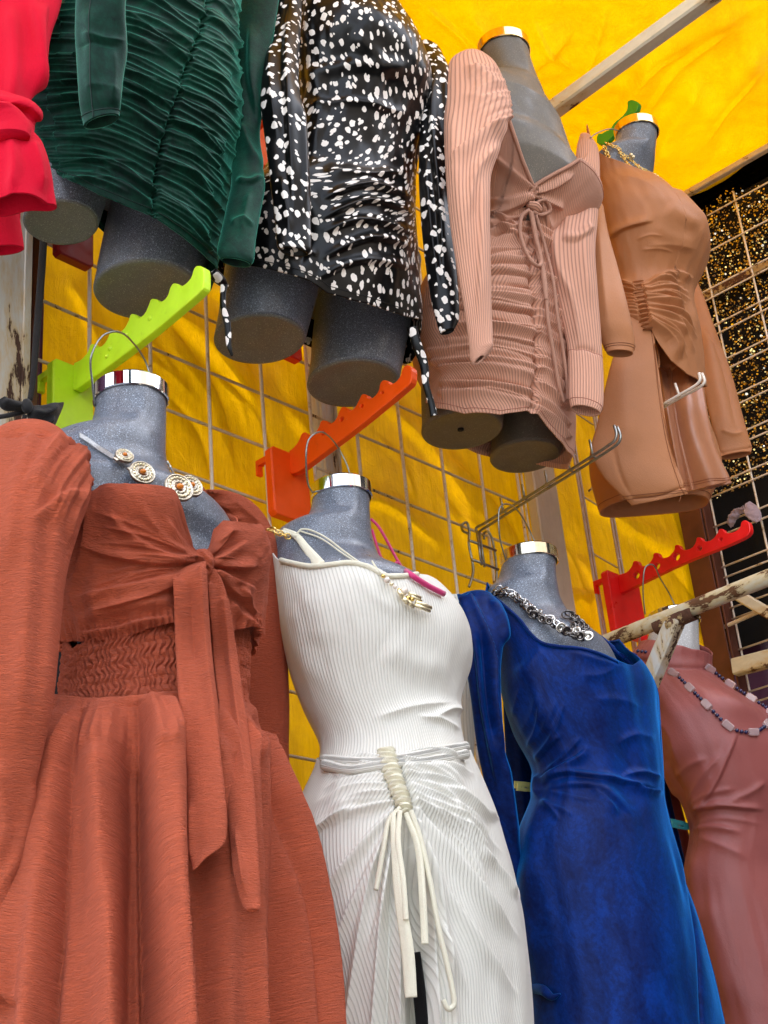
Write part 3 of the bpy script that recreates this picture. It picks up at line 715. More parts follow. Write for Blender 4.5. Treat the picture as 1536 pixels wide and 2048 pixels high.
V, F = bar_vf((SX + .02, 1.8, 2.415), (SX + .02, -1.4, 2.415), .02, .028); mk('cross_bar', V, F, WELD, sg, None, False, label='rusty brown cross bar of the side grid')
def night_fn(u, v):
    Y = 1.9 - u * 3.4; Z = 2.83 - v * 1.5; return np.stack([SX + .06 + .012 * np.sin(Y * 30 + Z * 4) * (v > .1), Y, Z], -1)
sc_ = thing('sequinned_cloth', (SX + .06, 1., 1.3), 'black cloth covered in gold and silver sequins behind the side grid', 'cloth')
sheet('backing', night_fn, 160, 60, NIGHT, sc_)
def sequins(name, n, r0, r1, mat, seed, parent):
    R = np.random.RandomState(seed); V = []; F = []; c = 0
    y = 1.85 - R.rand(n) ** 1.0 * 1.75; zt = 2.70 - .05 * (R.rand(n)) + .05 * np.sin(y * 9); z = zt - R.rand(n) * (zt - 1.42 + .0)
    for i in range(n):
        if z[i] < 1.78 and y[i] > 1.50 + .1 * math.sin(z[i] * 20): continue
        r = R.uniform(r0, r1); nn = np.array([-1, R.normal(0, .55), R.normal(0, .55)]); nn /= np.linalg.norm(nn)
        a = np.cross(nn, [0, 0, 1.]); a /= np.linalg.norm(a); b = np.cross(nn, a); p = np.array([SX + .042 - R.rand() * .012, y[i], z[i]])
        for k in range(6): V.append(p + r * (math.cos(k * math.pi / 3) * a + math.sin(k * math.pi / 3) * b))
        F.append(tuple(range(c, c + 6))); c += 6
    o = mk(name, V, F, mat, parent, None, False); tag(o, kind='stuff'); return o
sequins('gold_sequins', 34000, .0018, .0036, SEQ_GOLD, 1, sc_)
sequins('silver_sequins', 2200, .0022, .0044, SEQ_PALE, 2, sc_)
def maroon_fn(u, v):
    Y = 1.88 - u * 3.38; Z = 1.9 - v * 3.4; return np.stack([SX + .11 + .02 * np.sin(Y * 38 + Z * 2) , Y, Z], -1)
t = sheet('maroon_cloth', maroon_fn, 160, 40, MAROON); tag(t, 'dark maroon cloth draped low behind the side grid', 'cloth')

# white bars of the stall frame
def px_bar_Y(name, x0, y0, x1, y1, X, w, h, mat, parent=None, up=(0, 0, 1), ext=(0, 0)):
    A = UX(x0, y0, X); B = UX(x1, y1, X); d = (B - A) / np.linalg.norm(B - A); A = A - d * ext[0]; B = B + d * ext[1]
    return bar(name, A, B, w, h, mat, parent, up)
o = px_bar_Y('roof_bar', 1134, 200, 1400, 6, 2.35, .038, .038, POLE, ext=(.12, .6)); tag(o, 'white square roof bar with chipped paint under the yellow tarpaulin, top right', 'bar')
fr = thing('frame_arm', UX(1300, 1240, 2.55), 'rusty white tube with a welded square brace crossing in front of the rose dress', 'bracket')
A = UX(1218, 1282, 2.50); B = UX(1545, 1152, 2.50); d = (B - A) / np.linalg.norm(B - A)
tube('arm_tube', [A - d * .12, (A + B) / 2, B + d * .5], .0168, POLE, fr, 24, 20)
J = UX(1352, 1238, 2.50); K = UX(1296, 1372, 2.50)
V, F = bar_vf(J, J + (K - J) * 1.35, .034, .034, up=(0, 1, 0)); mk('brace', V, F, POST_WHITE, fr, None, False)
_wp = spline([J - d * .050, J - d * .02, J + d * .02, J + d * .045], 24); _wr = .0171 + .0012 * np.abs(np.array([vnoise(np.array(i * .9), np.array(0.3), 5) for i in range(24)])); _wr[0] = _wr[-1] = .0168
V, F, U_ = tube_vf(_wp, _wr, 24, cap=False); mk('weld', V, F, WELD, fr, U_, True)
V, F = ball_vf_weld = (lambda c: ([c + np.array([.022 * math.sin(p) * math.cos(q), .020 * math.sin(p) * math.sin(q), .016 * math.cos(p)]) * (1 + .12 * math.sin(5 * q + 3 * p)) for p in np.linspace(.05, 3.09, 9) for q in np.linspace(0, 2 * math.pi, 17)[:-1]], [(j*16+i, (j+1)*16+i, (j+1)*16+(i+1) % 16, j*16+(i+1) % 16) for j in range(8) for i in range(16)]))(J + (K - J) * .09); mk('weld_bead', V, F, WELD, fr)
o = bar('side_bar', UX(1476, 1190, 3.40), UX(1560, 1240, 3.40), .03, .03, POLE); tag(o, 'short cream bar slanting at the right edge below the side grid', 'bar')
o = bar('side_bar', UX(1470, 1335, 3.42), UX(1560, 1312, 3.42), .035, .045, POLE); tag(o, 'stubby stained bar at the right edge beside the corner post', 'bar')
o = tube('side_rod', [UX(1430, 1262, 3.44), UX(1560, 1205, 3.44)], .006, WIRE_DARK, None, 8, 6); tag(o, 'thin rusty rod at the right edge above the stubby bar', 'rod')
# ================================================================ MANNEQUINS AND CLOTHES, LOWER ROW
def add(*fs):
    return lambda *a: sum(f(*a) for f in fs)
def lumps(amp, sx, sy, seed, o=2):
    return lambda px, py, U, V: amp * fbm(U * sx, V * sy, seed, o)
def ruche(amp, pitch_px, wob, seed, ang=0.0, dens=1.0):
    """small uneven gathers lying across a garment"""
    def D(px, py, U, V):
        y = py * math.cos(ang) + px * math.sin(ang); x = px * math.cos(ang) - py * math.sin(ang)
        q = y / pitch_px + wob * fbm(x / 90., y / 60., seed) + .5 * fbm(x / 33., y / 26., seed + 5)
        s = .5 + .5 * np.sin(q * 2 * math.pi); return amp * (s ** .7 - .5) * (.7 + .5 * vnoise(x / 50., y / 20., seed + 9))
    return D
def mannequin(label, loft, mat, ztop, ring, cable=None, collar=CHROME, dark=None, thighs=(), bottom=None, zring=None):
    """torso with neck, metal collar ring, cable loop and thigh stumps"""
    t = thing('mannequin', (loft.top[0], loft.top[1], loft.bot[2]), label, 'mannequin', 'dress mannequins hung along the stall wall')
    zb = bottom if bottom is not None else loft.z0
    ztop = ztop - .026
    neck = folds([])
    garment('torso', loft, ztop, zb, mat, t, lambda px, py, U, V: -.022 * np.clip((loft.z1 - .20 - (loft.z1 + (zb - loft.z1) * V)) / .08, 0, 1) + .0035 * np.exp(-((U + .25) / .20) ** 2) * np.exp(-((loft.z1 + (zb - loft.z1) * V - loft.z1 + .07) / .06) ** 2), 0, 220, 200, (0, 0), cap=3, back=60)
    if ring:
        cx, cy, a, b = [float(q) for q in loft.tab(ztop - .012)]
        r0 = (a + b) / 2 + .0015; prof = [(-.012, 0), (-.0125, .0012), (-.011, .003), (.011, .003), (.0135, .001), (.0138, -.002), (.0134, -.03)]
        MBv = []; k = 96; fr = []
        for (dz, dr) in prof:
            for i in range(k):
                al = i * 2 * math.pi / k; MBv.append((cx + (a + .0015 + dr) * math.cos(al), cy + (b + .0015 + dr) * math.sin(al), ztop - .010 + dz))
        m = len(prof)
        for j in range(m - 1):
            for i in range(k): fr.append((j*k+i, j*k+(i+1) % k, (j+1)*k+(i+1) % k, (j+1)*k+i))
        fr.append(tuple((m-1)*k+i for i in range(k)))
        mk('neck_ring', MBv, fr, collar, t, None, False)
    if cable is not None: tube('cable_loop', cable, .0016, CABLE, t, 8, 50)
    for (rows, sm_) in thighs:
        q = sleeve('thigh', rows, mat, t, 1.0, 72, 40, None, (0, 0), 1)
        # flat underside set just inside the rim
    return t
def thigh(parent, L, R, top, bot, mat, sole=SOLE, hole=False):
    lf = Loft(L, R, top, bot, 1.0, sm=1); zb = lf.z0 + .012
    garment('thigh', lf, lf.z1, zb, mat, parent, lambda px, py, U, V: -.004 * np.clip((V - .985) / .015, 0, 1), 0, 90, 60, (0, .002), lo=-2.75, hi=1.2)
    cx, cy, a, b = [float(q) for q in lf.tab(zb)]; k = 60
    V = [(cx, cy, zb + .0005)]; F = []
    rr = [(.25, .0012), (.80, .0010), (.86, -.0006), (.92, -.0010), (.975, -.0006), (.99, .002)]
    for (q, dz) in rr: V += [(cx + a * q * math.cos(i*2*math.pi/k), cy + b * q * math.sin(i*2*math.pi/k), zb + dz) for i in range(k)]
    F += [(0, 1 + (i + 1) % k, 1 + i) for i in range(k)]
    for j in range(len(rr) - 1): F += [(1+j*k+i, 1+j*k+(i+1) % k, 1+(j+1)*k+(i+1) % k, 1+(j+1)*k+i) for i in range(k)]
    mk('underside', V, F, sole, parent)
    if hole: tube('peg_socket', [(cx - .005, cy, zb - .0022), (cx - .005, cy, zb + .02)], .0065, NIGHT, parent, 14)
    return lf

# ---------------------------------------------------------------- terracotta dress
TT, TBt = (1.202, 1.53, 1.175), (1.20, 1.50, .0)
lt = Loft([(192, 752), (191, 800), (189, 830), (180, 860), (150, 880), (95, 895), (58, 925), (50, 1000), (95, 1150), (128, 1330), (110, 1450), (60, 1650)],
          [(333, 775), (332, 850), (331, 905), (338, 940), (362, 968), (420, 990), (465, 1012), (505, 1060), (512, 1130), (508, 1180), (470, 1300), (485, 1380), (545, 1520), (590, 1680)],
          TT, TBt, [(0, 1), (.2, .98), (.3, .6), (.45, .56), (.7, .68), (1, .66)], sm=3)
def ring_z(l, x, y): return float(l.hit(x, y)[1][0])
zr = ring_z(lt, 262, 752) ; zr = min(zr, lt.z1)
A_hook = UX(262, 690, 1.20)
man_t = mannequin('speckled blue grey mannequin wearing the terracotta dress, hung from the lime hook', lt, MANN, lt.z1, True,
    cable=[UY(190, 812, 1.55), UY(185, 770, 1.53), UY(182, 715, 1.50), UY(205, 672, 1.50), UY(238, 664, 1.51), UY(270, 690, 1.56), UY(292, 725, 1.58), UY(302, 760, 1.58)])
ter = thing('terracotta_dress', (1.2, 1.5, -.3), 'long terracotta crepe dress with tied bust and smocked waist, on the mannequin at left', 'dress')
lb = Loft([(150, 950), (130, 1080), (118, 1180), (122, 1260), (150, 1330)],
          [(470, 1040), (515, 1065), (527, 1110), (529, 1165), (516, 1225), (500, 1300), (492, 1350)], TT, TBt, .72, sm=6,
          bumps=[(-.66, .905, .42, .058, .046), (.40, .88, .34, .056, .028)])
bt = lb.edge([(165, 968), (182, 971), (250, 972), (310, 975), (338, 984), (352, 1008), (368, 1050), (385, 1096), (400, 1110), (411, 1100), (422, 1062), (440, 1044), (470, 1046), (492, 1052)], back=[(1.4, .1), (-2.4, .05)])
bb = lb.edge([(130, 1262), (150, 1283), (200, 1290), (255, 1282), (300, 1262), (352, 1248), (380, 1262), (440, 1268), (490, 1252), (512, 1270)], back=[(1.5, .8), (-2.6, .85)])
bf = folds(
    # folds radiating from the knot into the left cup
    [([(398, 1118), (330, 1108), (262, 1068), (210, 1010)], 11, .0045, 1, (0, 1)), ([(396, 1126), (320, 1128), (240, 1118), (150, 1090)], 10, .005, -1, (0, 1)),
     ([(394, 1136), (320, 1160), (230, 1180), (130, 1200)], 12, .0055, 1, (0, 1)), ([(390, 1150), (330, 1180), (260, 1205), (160, 1228)], 12, .005, -1, (0, 1)),
     ([(398, 1112), (360, 1080), (330, 1030)], 9, .004, 1, (0, 1)), ([(398, 1116), (345, 1090), (300, 1040), (280, 1000)], 8, .003, 0, (0, 1)),
     ([(180, 985), (172, 1080), (140, 1180)], 10, .004, 1), ([(350, 1200), (250, 1215), (140, 1245)], 12, .005), ([(350, 1235), (300, 1240), (210, 1262), (150, 1265)], 9, .006, 1),
     # right cup
     ([(412, 1118), (440, 1090), (468, 1050)], 9, .006, 1, (0, 1)), ([(416, 1124), (450, 1108), (500, 1080)], 9, .006, -1, (0, 1)), ([(418, 1132), (460, 1134), (520, 1130)], 9, .006, 1, (0, 1)),
     ([(418, 1140), (460, 1158), (515, 1180)], 9, .006, -1, (0, 1)), ([(420, 1150), (455, 1180), (495, 1212)], 10, .006, 1, (0, 1)), ([(425, 1090), (455, 1068), (485, 1060)], 6, .003),
     ([(455, 1200), (480, 1240), (505, 1262)], 10, .006), ([(470, 1170), (488, 1210), (512, 1238)], 8, .005, 1)]
    + fan([(395, 1122), (395, 1140)], [(150, 1000), (140, 1230)], 12, 4.5, .0016, .06, seed=3, tp=(0, 1)))
knot = folds([([(404, 1118), (404, 1140)], 34, -.006, 0, (0, 0))])
frill = lambda px, py, U, V: .0035 * np.sin(U * 95 + 2 * fbm(U * 9, V * 3, 4)) * np.clip((V - .86) / .14, 0, 1) + .005 * np.clip((V - .6) / .4, 0, 1) * (1 + .8 * np.sin(U * 19 + 3 * fbm(U * 5, V, 8)))
garment('bodice', lb, bt, bb, TERRA, ter, add(bf, knot, frill, lumps(.0022, 6, 6, 5, 3)), .007, 380, 300, (.008, .012), label=None)
# knot of the bust
kc = on(lb, [(403, 1128)], .012)[0]
sleeve('bust_knot', [(392, 1100, 412, 1098, kc[1]), (386, 1112, 424, 1108, kc[1]), (384, 1130, 428, 1126, kc[1]), (390, 1146, 424, 1142, kc[1]), (398, 1156, 416, 1152, kc[1])], TERRA, ter, .6, 48, 40,
       folds([([(388, 1104), (404, 1124), (424, 1140)], 4, .003), ([(400, 1100), (418, 1120), (426, 1132)], 3.5, .0025), ([(386, 1122), (400, 1140), (410, 1150)], 4, .003), ([(395, 1112), (410, 1130), (420, 1146)], 2.5, -.0025)]), cap=3, lip=(0, 0))
# smocked waist
lwst = Loft([(165, 1240), (150, 1290), (134, 1330), (131, 1370), (128, 1420)], [(495, 1290), (494, 1330), (490, 1380), (500, 1420), (512, 1440)], TT, TBt, .70, sm=5)
def smock(px, py, U, V):
    r = V * 8; k = np.floor(r); q = U * .165 / .0108 + .30 * np.sin(r * math.pi + U * 5) + .55 * fbm(U * 7, V * 3, 3)
    s = np.abs(np.sin(q * math.pi)); pin = 1 - .5 * np.exp(-((r - np.round(r)) / .2) ** 2)
    return .0062 * (s ** .8) * (.5 + .5 * pin) * (.8 + .35 * vnoise(U * 22, V * 9, 2))
garment('smocked_waistband', lwst, lwst.edge([(150, 1300), (250, 1262), (352, 1245), (490, 1262)], back=[(1.6, 0), (-2.6, 0)]), lwst.edge([(128, 1398), (200, 1404), (280, 1396), (352, 1388), (430, 1398), (505, 1425)], back=[(1.6, 1), (-2.6, 1)]),
        TERRA, ter, smock, .002, 760, 200, (.004, .003))
# skirt
ls = Loft([(131, 1375), (128, 1400), (106, 1432), (86, 1540), (60, 1680), (28, 1800), (-20, 1960), (-60, 2120), (-95, 2300)],
          [(495, 1385), (512, 1425), (545, 1500), (590, 1610), (618, 1760), (645, 1930), (668, 2070), (690, 2300)], TT, (1.2, 1.46, -.5), .74, sm=5)
tsk = folds([([(205, 1418), (205, 1600), (214, 1800), (224, 2100)], 34, 0.0189, 0, (0, 0)), ([(296, 1400), (300, 1600), (312, 1800), (330, 2100)], 30, 0.0230, 1, (0, 0)),
    ([(340, 1420), (344, 1600), (336, 1800), (340, 2100)], 18, 0.0162, -1, (0, 0)), ([(150, 1440), (130, 1620), (96, 1820), (60, 2100)], 26, 0.0121, 0, (0, 0)), ([(112, 1440), (88, 1620), (48, 1800), (0, 2000)], 22, 0.0149, 1, (0, 0)),
    ([(252, 1410), (262, 1600), (262, 1800), (256, 2100)], 17, -0.0108, 0, (0, 0)), ([(276, 1406), (282, 1600), (286, 1800), (292, 2100)], 7, -.011, 0, (0, 0)), ([(358, 1400), (360, 1600), (354, 1800), (360, 2100)], 7, -.010, 0, (0, 0)), ([(168, 1430), (150, 1600), (130, 1800), (104, 2100)], 8, -.006, 0, (0, 0)), ([(520, 1480), (556, 1640), (596, 1850), (618, 2100)], 6, -.008, 0, (0, 0)), ([(420, 1420), (424, 1600), (430, 1800), (430, 2100)], 30, 0.0135, 0, (0, 0)), ([(470, 1420), (480, 1650), (484, 1850), (490, 2100)], 20, .0170, -1, (0, 0)),
    ([(530, 1480), (570, 1640), (610, 1850), (634, 2100)], 22, 0.0175, -1, (0, 0)), ([(510, 1440), (540, 1560), (560, 1760), (570, 2100)], 16, -0.0108, 0, (0, 0)),
    ([(497, 1400), (512, 1460), (525, 1520)], 6, 0.0054), ([(480, 1402), (500, 1470), (508, 1540)], 5, 0.0054)] + fan([(140, 1400), (500, 1405)], [(110, 1560), (540, 1560)], 24, 7, .0042, 0, seed=5, tp=(0, 1)))
garment('skirt', ls, ls.edge([(128, 1392), (200, 1402), (280, 1394), (352, 1386), (430, 1396), (505, 1420)], back=[(1.6, .0), (-2.6, .0)]), -.43, TERRA, ter,
        add(lambda px, py, U, V: 1.25 * tsk(px, py) * np.clip(.12 + V * 9, 0, 1), lambda px, py, U, V: .005 * fbm(U * 7, V * 1.5, 12, 2) * np.clip(V * 4, 0, 1), lambda px, py, U, V: .0075 * np.abs(np.sin(U * 17 + 2 * fbm(U * 4, V * 3, 6))) * np.exp(-V / .10) * np.clip(.2 + V * 12, 0, 1)), .006, 360, 420, (.003, .01))
# sleeves
slf = folds([([(160, 905), (120, 1010), (100, 1200), (80, 1500)], 16, .004, 0, (0, 1)), ([(110, 890), (70, 1000), (56, 1200), (40, 1500)], 24, .006, 0, (0, 1)), ([(176, 965), (150, 1020), (132, 1100)], 8, .004),
    ([(60, 885), (30, 1000), (20, 1150)], 20, .005, 0, (0, 1)), ([(170, 985), (120, 1000), (60, 1050)], 12, .004, 1), ([(70, 1560), (40, 1700), (-10, 1800)], 14, .0025, 0), ([(0, 1500), (10, 1650), (-20, 1750)], 20, .004)]
    + fan([(112, 875), (150, 888), (182, 968)], [(40, 1000), (90, 1060), (130, 1100)], 14, 5, .003, .05, seed=8, tp=(0, 1)))
sleeve('sleeve', [(70, 868, 112, 870, 1.50), (-10, 872, 138, 884, 1.47), (-60, 900, 160, 915, 1.48), (-85, 960, 182, 972, 1.47), (-95, 1060, 158, 1050, 1.46), (-100, 1160, 130, 1160, 1.46), (-100, 1300, 116, 1300, 1.46), (-100, 1420, 102, 1420, 1.46),
    (-95, 1530, 80, 1530, 1.47), (-90, 1640, 56, 1640, 1.48), (-90, 1740, 36, 1740, 1.48), (-90, 1830, 10, 1830, 1.48), (-90, 1920, -20, 1910, 1.48)], TERRA, ter, [.6, .6, .5, .45, .4, .4], 200, 300, slf, cap=1, label='puffed left sleeve')
slf2 = folds([([(430, 992), (480, 1040), (520, 1100)], 8, .004, 1), ([(450, 988), (520, 1050), (548, 1130)], 9, .004), ([(555, 1150), (560, 1300), (566, 1500)], 9, .003, 1)]
    + fan([(404, 978), (440, 1040)], [(500, 1010), (545, 1140)], 10, 5, .0028, .1, seed=9, tp=(0, 1)))
sleeve('sleeve', [(402, 976, 412, 990, 1.60), (424, 992, 450, 982, 1.60), (440, 1030, 505, 1005, 1.60), (470, 1080, 545, 1062, 1.60), (480, 1160, 560, 1150, 1.60), (485, 1300, 571, 1300, 1.60), (488, 1420, 576, 1420, 1.60), (490, 1560, 580, 1560, 1.60), (500, 1700, 590, 1700, 1.60), (505, 1800, 592, 1800, 1.60)],
       TERRA, ter, .55, 90, 220, slf2, cap=1, label='right sleeve behind the bust')
pip = on(lb, [(182, 972), (178, 985), (160, 1060), (135, 1150), (122, 1240)], .012)
# gathered edges of the armholes
tube('armhole_piping', np.vstack([UY(112, 872, 1.455), UY(140, 890, 1.43), UY(164, 925, 1.40), on(lt, [(182, 968)], .02)]), .0042, TERRA, ter, 8, 40)
tube('armhole_piping', np.vstack([UY(404, 978, 1.60), UY(420, 1004, 1.55), UY(440, 1030, 1.52), UY(452, 1046, 1.50)]), .004, TERRA, ter, 8, 30)
# hanging ties
def over(rows, lofts, offs):
    out = []; last = 2.8
    for i, r in enumerate(rows):
        x = (r[0] + r[2]) / 2; y = (r[1] + r[3]) / 2; o = np.interp(i / (len(rows) - 1), np.linspace(0, 1, len(offs)), offs); D = []
        for l in lofts:
            th, z, P = l.hit(x, y)
            if l.z0 < z[0] < l.z1: D.append(depth_of(P[0]))
        last = min(D) if D else last
        P = UD(x, y, last - o); out.append(tuple(r[:4]) + (P[1],))
    return out
t1 = folds([([(352, 1160), (362, 1350), (378, 1560)], 7, .004, 1, (0, 1)), ([(400, 1140), (410, 1300), (436, 1500)], 9, .004, 0, (0, 1)), ([(382, 1600), (384, 1680), (386, 1740)], 6, .003), ([(380, 1150), (384, 1250), (392, 1350)], 8, -.003)])
sleeve('tie', over([(380, 1128, 412, 1124, kc[1] - .012), (356, 1146, 412, 1140, kc[1] - .025), (347, 1175, 411, 1170, kc[1] - .03), (354, 1270, 417, 1270, kc[1] - .04), (360, 1370, 425, 1360, kc[1] - .045), (366, 1450, 434, 1440, kc[1] - .05), (372, 1540, 444, 1530, kc[1] - .06),
    (376, 1620, 452, 1605, kc[1] - .065), (379, 1665, 454, 1655, kc[1] - .065), (382, 1705, 446, 1690, kc[1] - .065), (384, 1730, 412, 1715, kc[1] - .065), (385, 1741, 391, 1738, kc[1] - .065)], [lb, ls], [.025, .045, .07, .075]), TERRA, ter, .3, 90, 240, t1, cap=3, lip=(0, 0), label='front tie with a pointed end')
t2 = folds([([(420, 1170), (436, 1350), (462, 1550)], 6, .004, 1, (0, 1)), ([(446, 1200), (470, 1400), (496, 1600)], 7, .003, 0, (0, 1)), ([(470, 1650), (486, 1760), (496, 1800)], 6, .003)])
sleeve('tie', over([(404, 1136, 424, 1130, kc[1] - .005), (410, 1170, 444, 1160, kc[1] - .012), (414, 1220, 458, 1210, kc[1] - .014), (424, 1330, 474, 1310, kc[1] - .018), (436, 1440, 492, 1430, kc[1] - .03), (448, 1560, 506, 1550, kc[1] - .04), (458, 1660, 514, 1650, kc[1] - .045),
    (466, 1740, 519, 1740, kc[1] - .045), (476, 1785, 521, 1785, kc[1] - .045), (485, 1812, 521, 1812, kc[1] - .045), (492, 1822, 518, 1820, kc[1] - .045)], [lb, ls], [.015, .04, .085, .10]), TERRA, ter, .38, 80, 240, t2, cap=1, lip=(0, .03), label='rear tie rolled into a tube')

# ---------------------------------------------------------------- white dress
WT, WB = (1.66, 1.53, 1.15), (1.66, 1.47, .2)
lw = Loft([(628, 955), (626, 1000), (620, 1030), (602, 1056), (560, 1068), (545, 1085), (540, 1110), (560, 1200), (590, 1330), (640, 1470), (640, 1560), (600, 1700)],
          [(740, 965), (739, 1020), (744, 1075), (760, 1118), (800, 1140), (860, 1158), (900, 1180), (925, 1240), (925, 1290), (905, 1370), (905, 1440), (950, 1560), (1000, 1680), (1030, 1800)],
          WT, WB, [(0, 1), (.2, .98), (.3, .6), (.45, .58), (.7, .7), (1, .66)], sm=3)
mannequin('speckled dark grey mannequin wearing the white dress, hung from the orange hook', lw, MANN, lw.z1, True,
    cable=[UY(630, 992, 1.56), UY(616, 968, 1.54), UY(612, 920, 1.50), UY(616, 882, 1.49), UY(632, 866, 1.49), UY(652, 868, 1.53), UY(676, 895, 1.58), UY(694, 930, 1.58), UY(702, 958, 1.58)])
wh = thing('white_dress', (1.66, 1.5, -.2), 'white ribbed one shoulder dress with gathered drawstring skirt, in the middle of the lower row', 'dress')
lwd = Loft([(556, 1090), (556, 1125), (562, 1180), (574, 1290), (590, 1370), (618, 1440), (645, 1490), (652, 1520), (646, 1548), (622, 1600), (594, 1675), (600, 1760), (614, 1850), (636, 1960), (655, 2060), (676, 2250)],
          [(870, 1150), (905, 1178), (932, 1222), (943, 1272), (940, 1310), (922, 1360), (914, 1410), (920, 1460), (932, 1500), (955, 1548), (990, 1625), (1020, 1720), (1040, 1810), (1054, 1930), (1062, 2060), (1070, 2250)],
          WT, (1.66, 1.44, -.3), [(0, .6), (.25, .68), (.45, .74), (.7, .68), (1, .68)], sm=4, bumps=[(-.6, .90, .4, .06, .013), (.42, .88, .3, .055, .006)])
wt_ = lwd.edge([(560, 1119), (580, 1124), (620, 1131), (660, 1128), (700, 1124), (735, 1132), (770, 1150), (810, 1150), (850, 1150), (884, 1164)], back=[(1.0, .075), (1.9, .075), (-2.4, .02)])
wf = folds([([(700, 1125), (760, 1200), (840, 1230)], 14, .0015), ([(610, 1180), (640, 1230), (640, 1300)], 30, .002), ([(740, 1440), (830, 1412), (920, 1404)], 10, .0028), ([(930, 1420), (900, 1418), (860, 1440)], 8, .004), ([(922, 1462), (880, 1440), (830, 1432)], 6, .003),
    ([(760, 1290), (840, 1330), (910, 1330)], 30, .003), ([(590, 1200), (600, 1300), (640, 1380)], 18, .002)])
garment('ribbed_bodice', lwd, wt_, lwd.edge([(648, 1525), (780, 1520), (935, 1505)], back=[(1.6, .4), (-2.6, .4)]), WHITE_RIB, wh, add(wf, lumps(.0012, 5, 5, 3)), .005, 340, 260, (.004, .0), uvf='even')
tube('neck_binding', on(lwd, [(561, 1120), (580, 1125), (620, 1132), (660, 1129), (700, 1125), (735, 1133), (770, 1151), (800, 1152), (835, 1148)], .0085), .0042, WHITE_PLAIN, wh, 8, 70)
# skirt with a centre drawstring
R1 = [(768, 1500), (775, 1540), (790, 1580), (802, 1612)]
seamL = [(760, 1512), (764, 1545), (778, 1585), (790, 1612)]; seamR = [(800, 1508), (806, 1545), (820, 1580), (830, 1615)]
skf = folds(fan(seamL, [(648, 1520), (622, 1590), (600, 1680)], 6, 9, .0042, .08, .12, 1, seed=2, tp=(0, 1)) + fan(seamL, [(650, 1510), (602, 1690)], 9, 3.5, .0014, .09, seed=12, tp=(0, 1))
    + fan(seamR, [(938, 1505), (985, 1620), (1030, 1770)], 8, 10, .0045, -.08, .12, -1, seed=4, tp=(0, 1)) + fan(seamR, [(940, 1520), (1040, 1880)], 11, 3.5, .0014, -.09, seed=14, tp=(0, 1))
    + [([(782, 1622), (720, 1690), (650, 1780), (610, 1850)], 10, .005, 1, (0, 1)), ([(784, 1640), (735, 1740), (680, 1860), (650, 1970)], 9, .004, 1, (0, 1)), ([(788, 1660), (765, 1780), (735, 1920)], 8, .004, 1, (0, 1)),
       ([(832, 1625), (900, 1700), (980, 1800), (1044, 1890)], 12, .005, -1, (0, 1)), ([(834, 1650), (880, 1760), (960, 1880), (1050, 2010)], 11, .0035, -1, (0, 1)), ([(836, 1690), (870, 1830), (940, 2000)], 10, .0035, -1, (0, 1)),
       ([(1000, 1640), (960, 1615), (900, 1575)], 7, .004, 1), ([(1040, 1800), (1010, 1750), (950, 1690)], 7, .003, 1), ([(600, 1690), (650, 1650), (730, 1600)], 8, .004, 1)])
pinch_w = folds([([(782, 1515), (790, 1560), (808, 1612)], 12, -.007, 0, (0, 0))])
def rwob(px, py, uu, vv, U, V):
    k = np.clip((py - 1520) / 500, 0, 1); return uu + .010 * k * np.sin((px * .35 + py) / 46.) * np.exp(-((px - 960) / 120) ** 2) + .0, vv
def slit_th(y0=1620): pass
zsk = lwd.edge([(648, 1522), (780, 1517), (935, 1502)], back=[(1.6, .4), (-2.6, .4)])
slf_ = folds([([(x0, 1632), (x1, 1800), (x2, 2100)], w_, h_, st_, (1, 0)) for (x0, x1, x2, w_, h_, st_) in ((784, 762, 742, 7, .006, 1), (790, 782, 770, 6, -.006, 0), (798, 800, 800, 6, .006, -1), (816, 836, 850, 6, .006, 1), (824, 858, 880, 7, .006, -1), (832, 880, 912, 8, .005, 0), (776, 730, 690, 8, .005, 0))])
garment('skirt', lwd, zsk, -.12, WHITE_RIB, wh, add(lambda px, py, U, V: 1.25 * skf(px, py), slf_, pinch_w, lumps(.0025, 4, 5, 8, 2), folds([([(826, 1690), (838, 1850), (846, 2150)], 16, -.022, 0, (1, 0)), ([(800, 1640), (815, 1850), (830, 2150)], 14, -.012, 0, (1, 0))])), .008, 420, 420, (.003, .004), uvf=rwob)
# rolled waist edge
for k, (dy, o_) in enumerate(((-8, .012), (8, .014))):
    P = on(lwd, [(646 + k, 1524 + dy * .6), (700, 1531 + dy), (760, 1527 + dy * .5), (800, 1522 + dy * .5), (860, 1514 + dy), (932, 1500 + dy)], .015)
    tube('waist_roll', P, [.0078 + .0007 * math.sin(i * .31 + k) for i in range(60)], WHITE_RIB, wh, 10, 60)
# drawstring channel: crinkled column
chv = [(772, 1503), (775, 1520), (784, 1545), (795, 1575), (806, 1605), (812, 1626)]
strapf('drawstring_channel', chv, lwd, .022, [30, 31, 30, 27, 26, 20], WHITE_PLAIN, wh, .009, 24, 160, lambda px, py, U, V: .0035 * np.sin(V * 70 + 2 * np.sin(U * 6)) + .0012 * np.sin(V * 171 + U * 20))
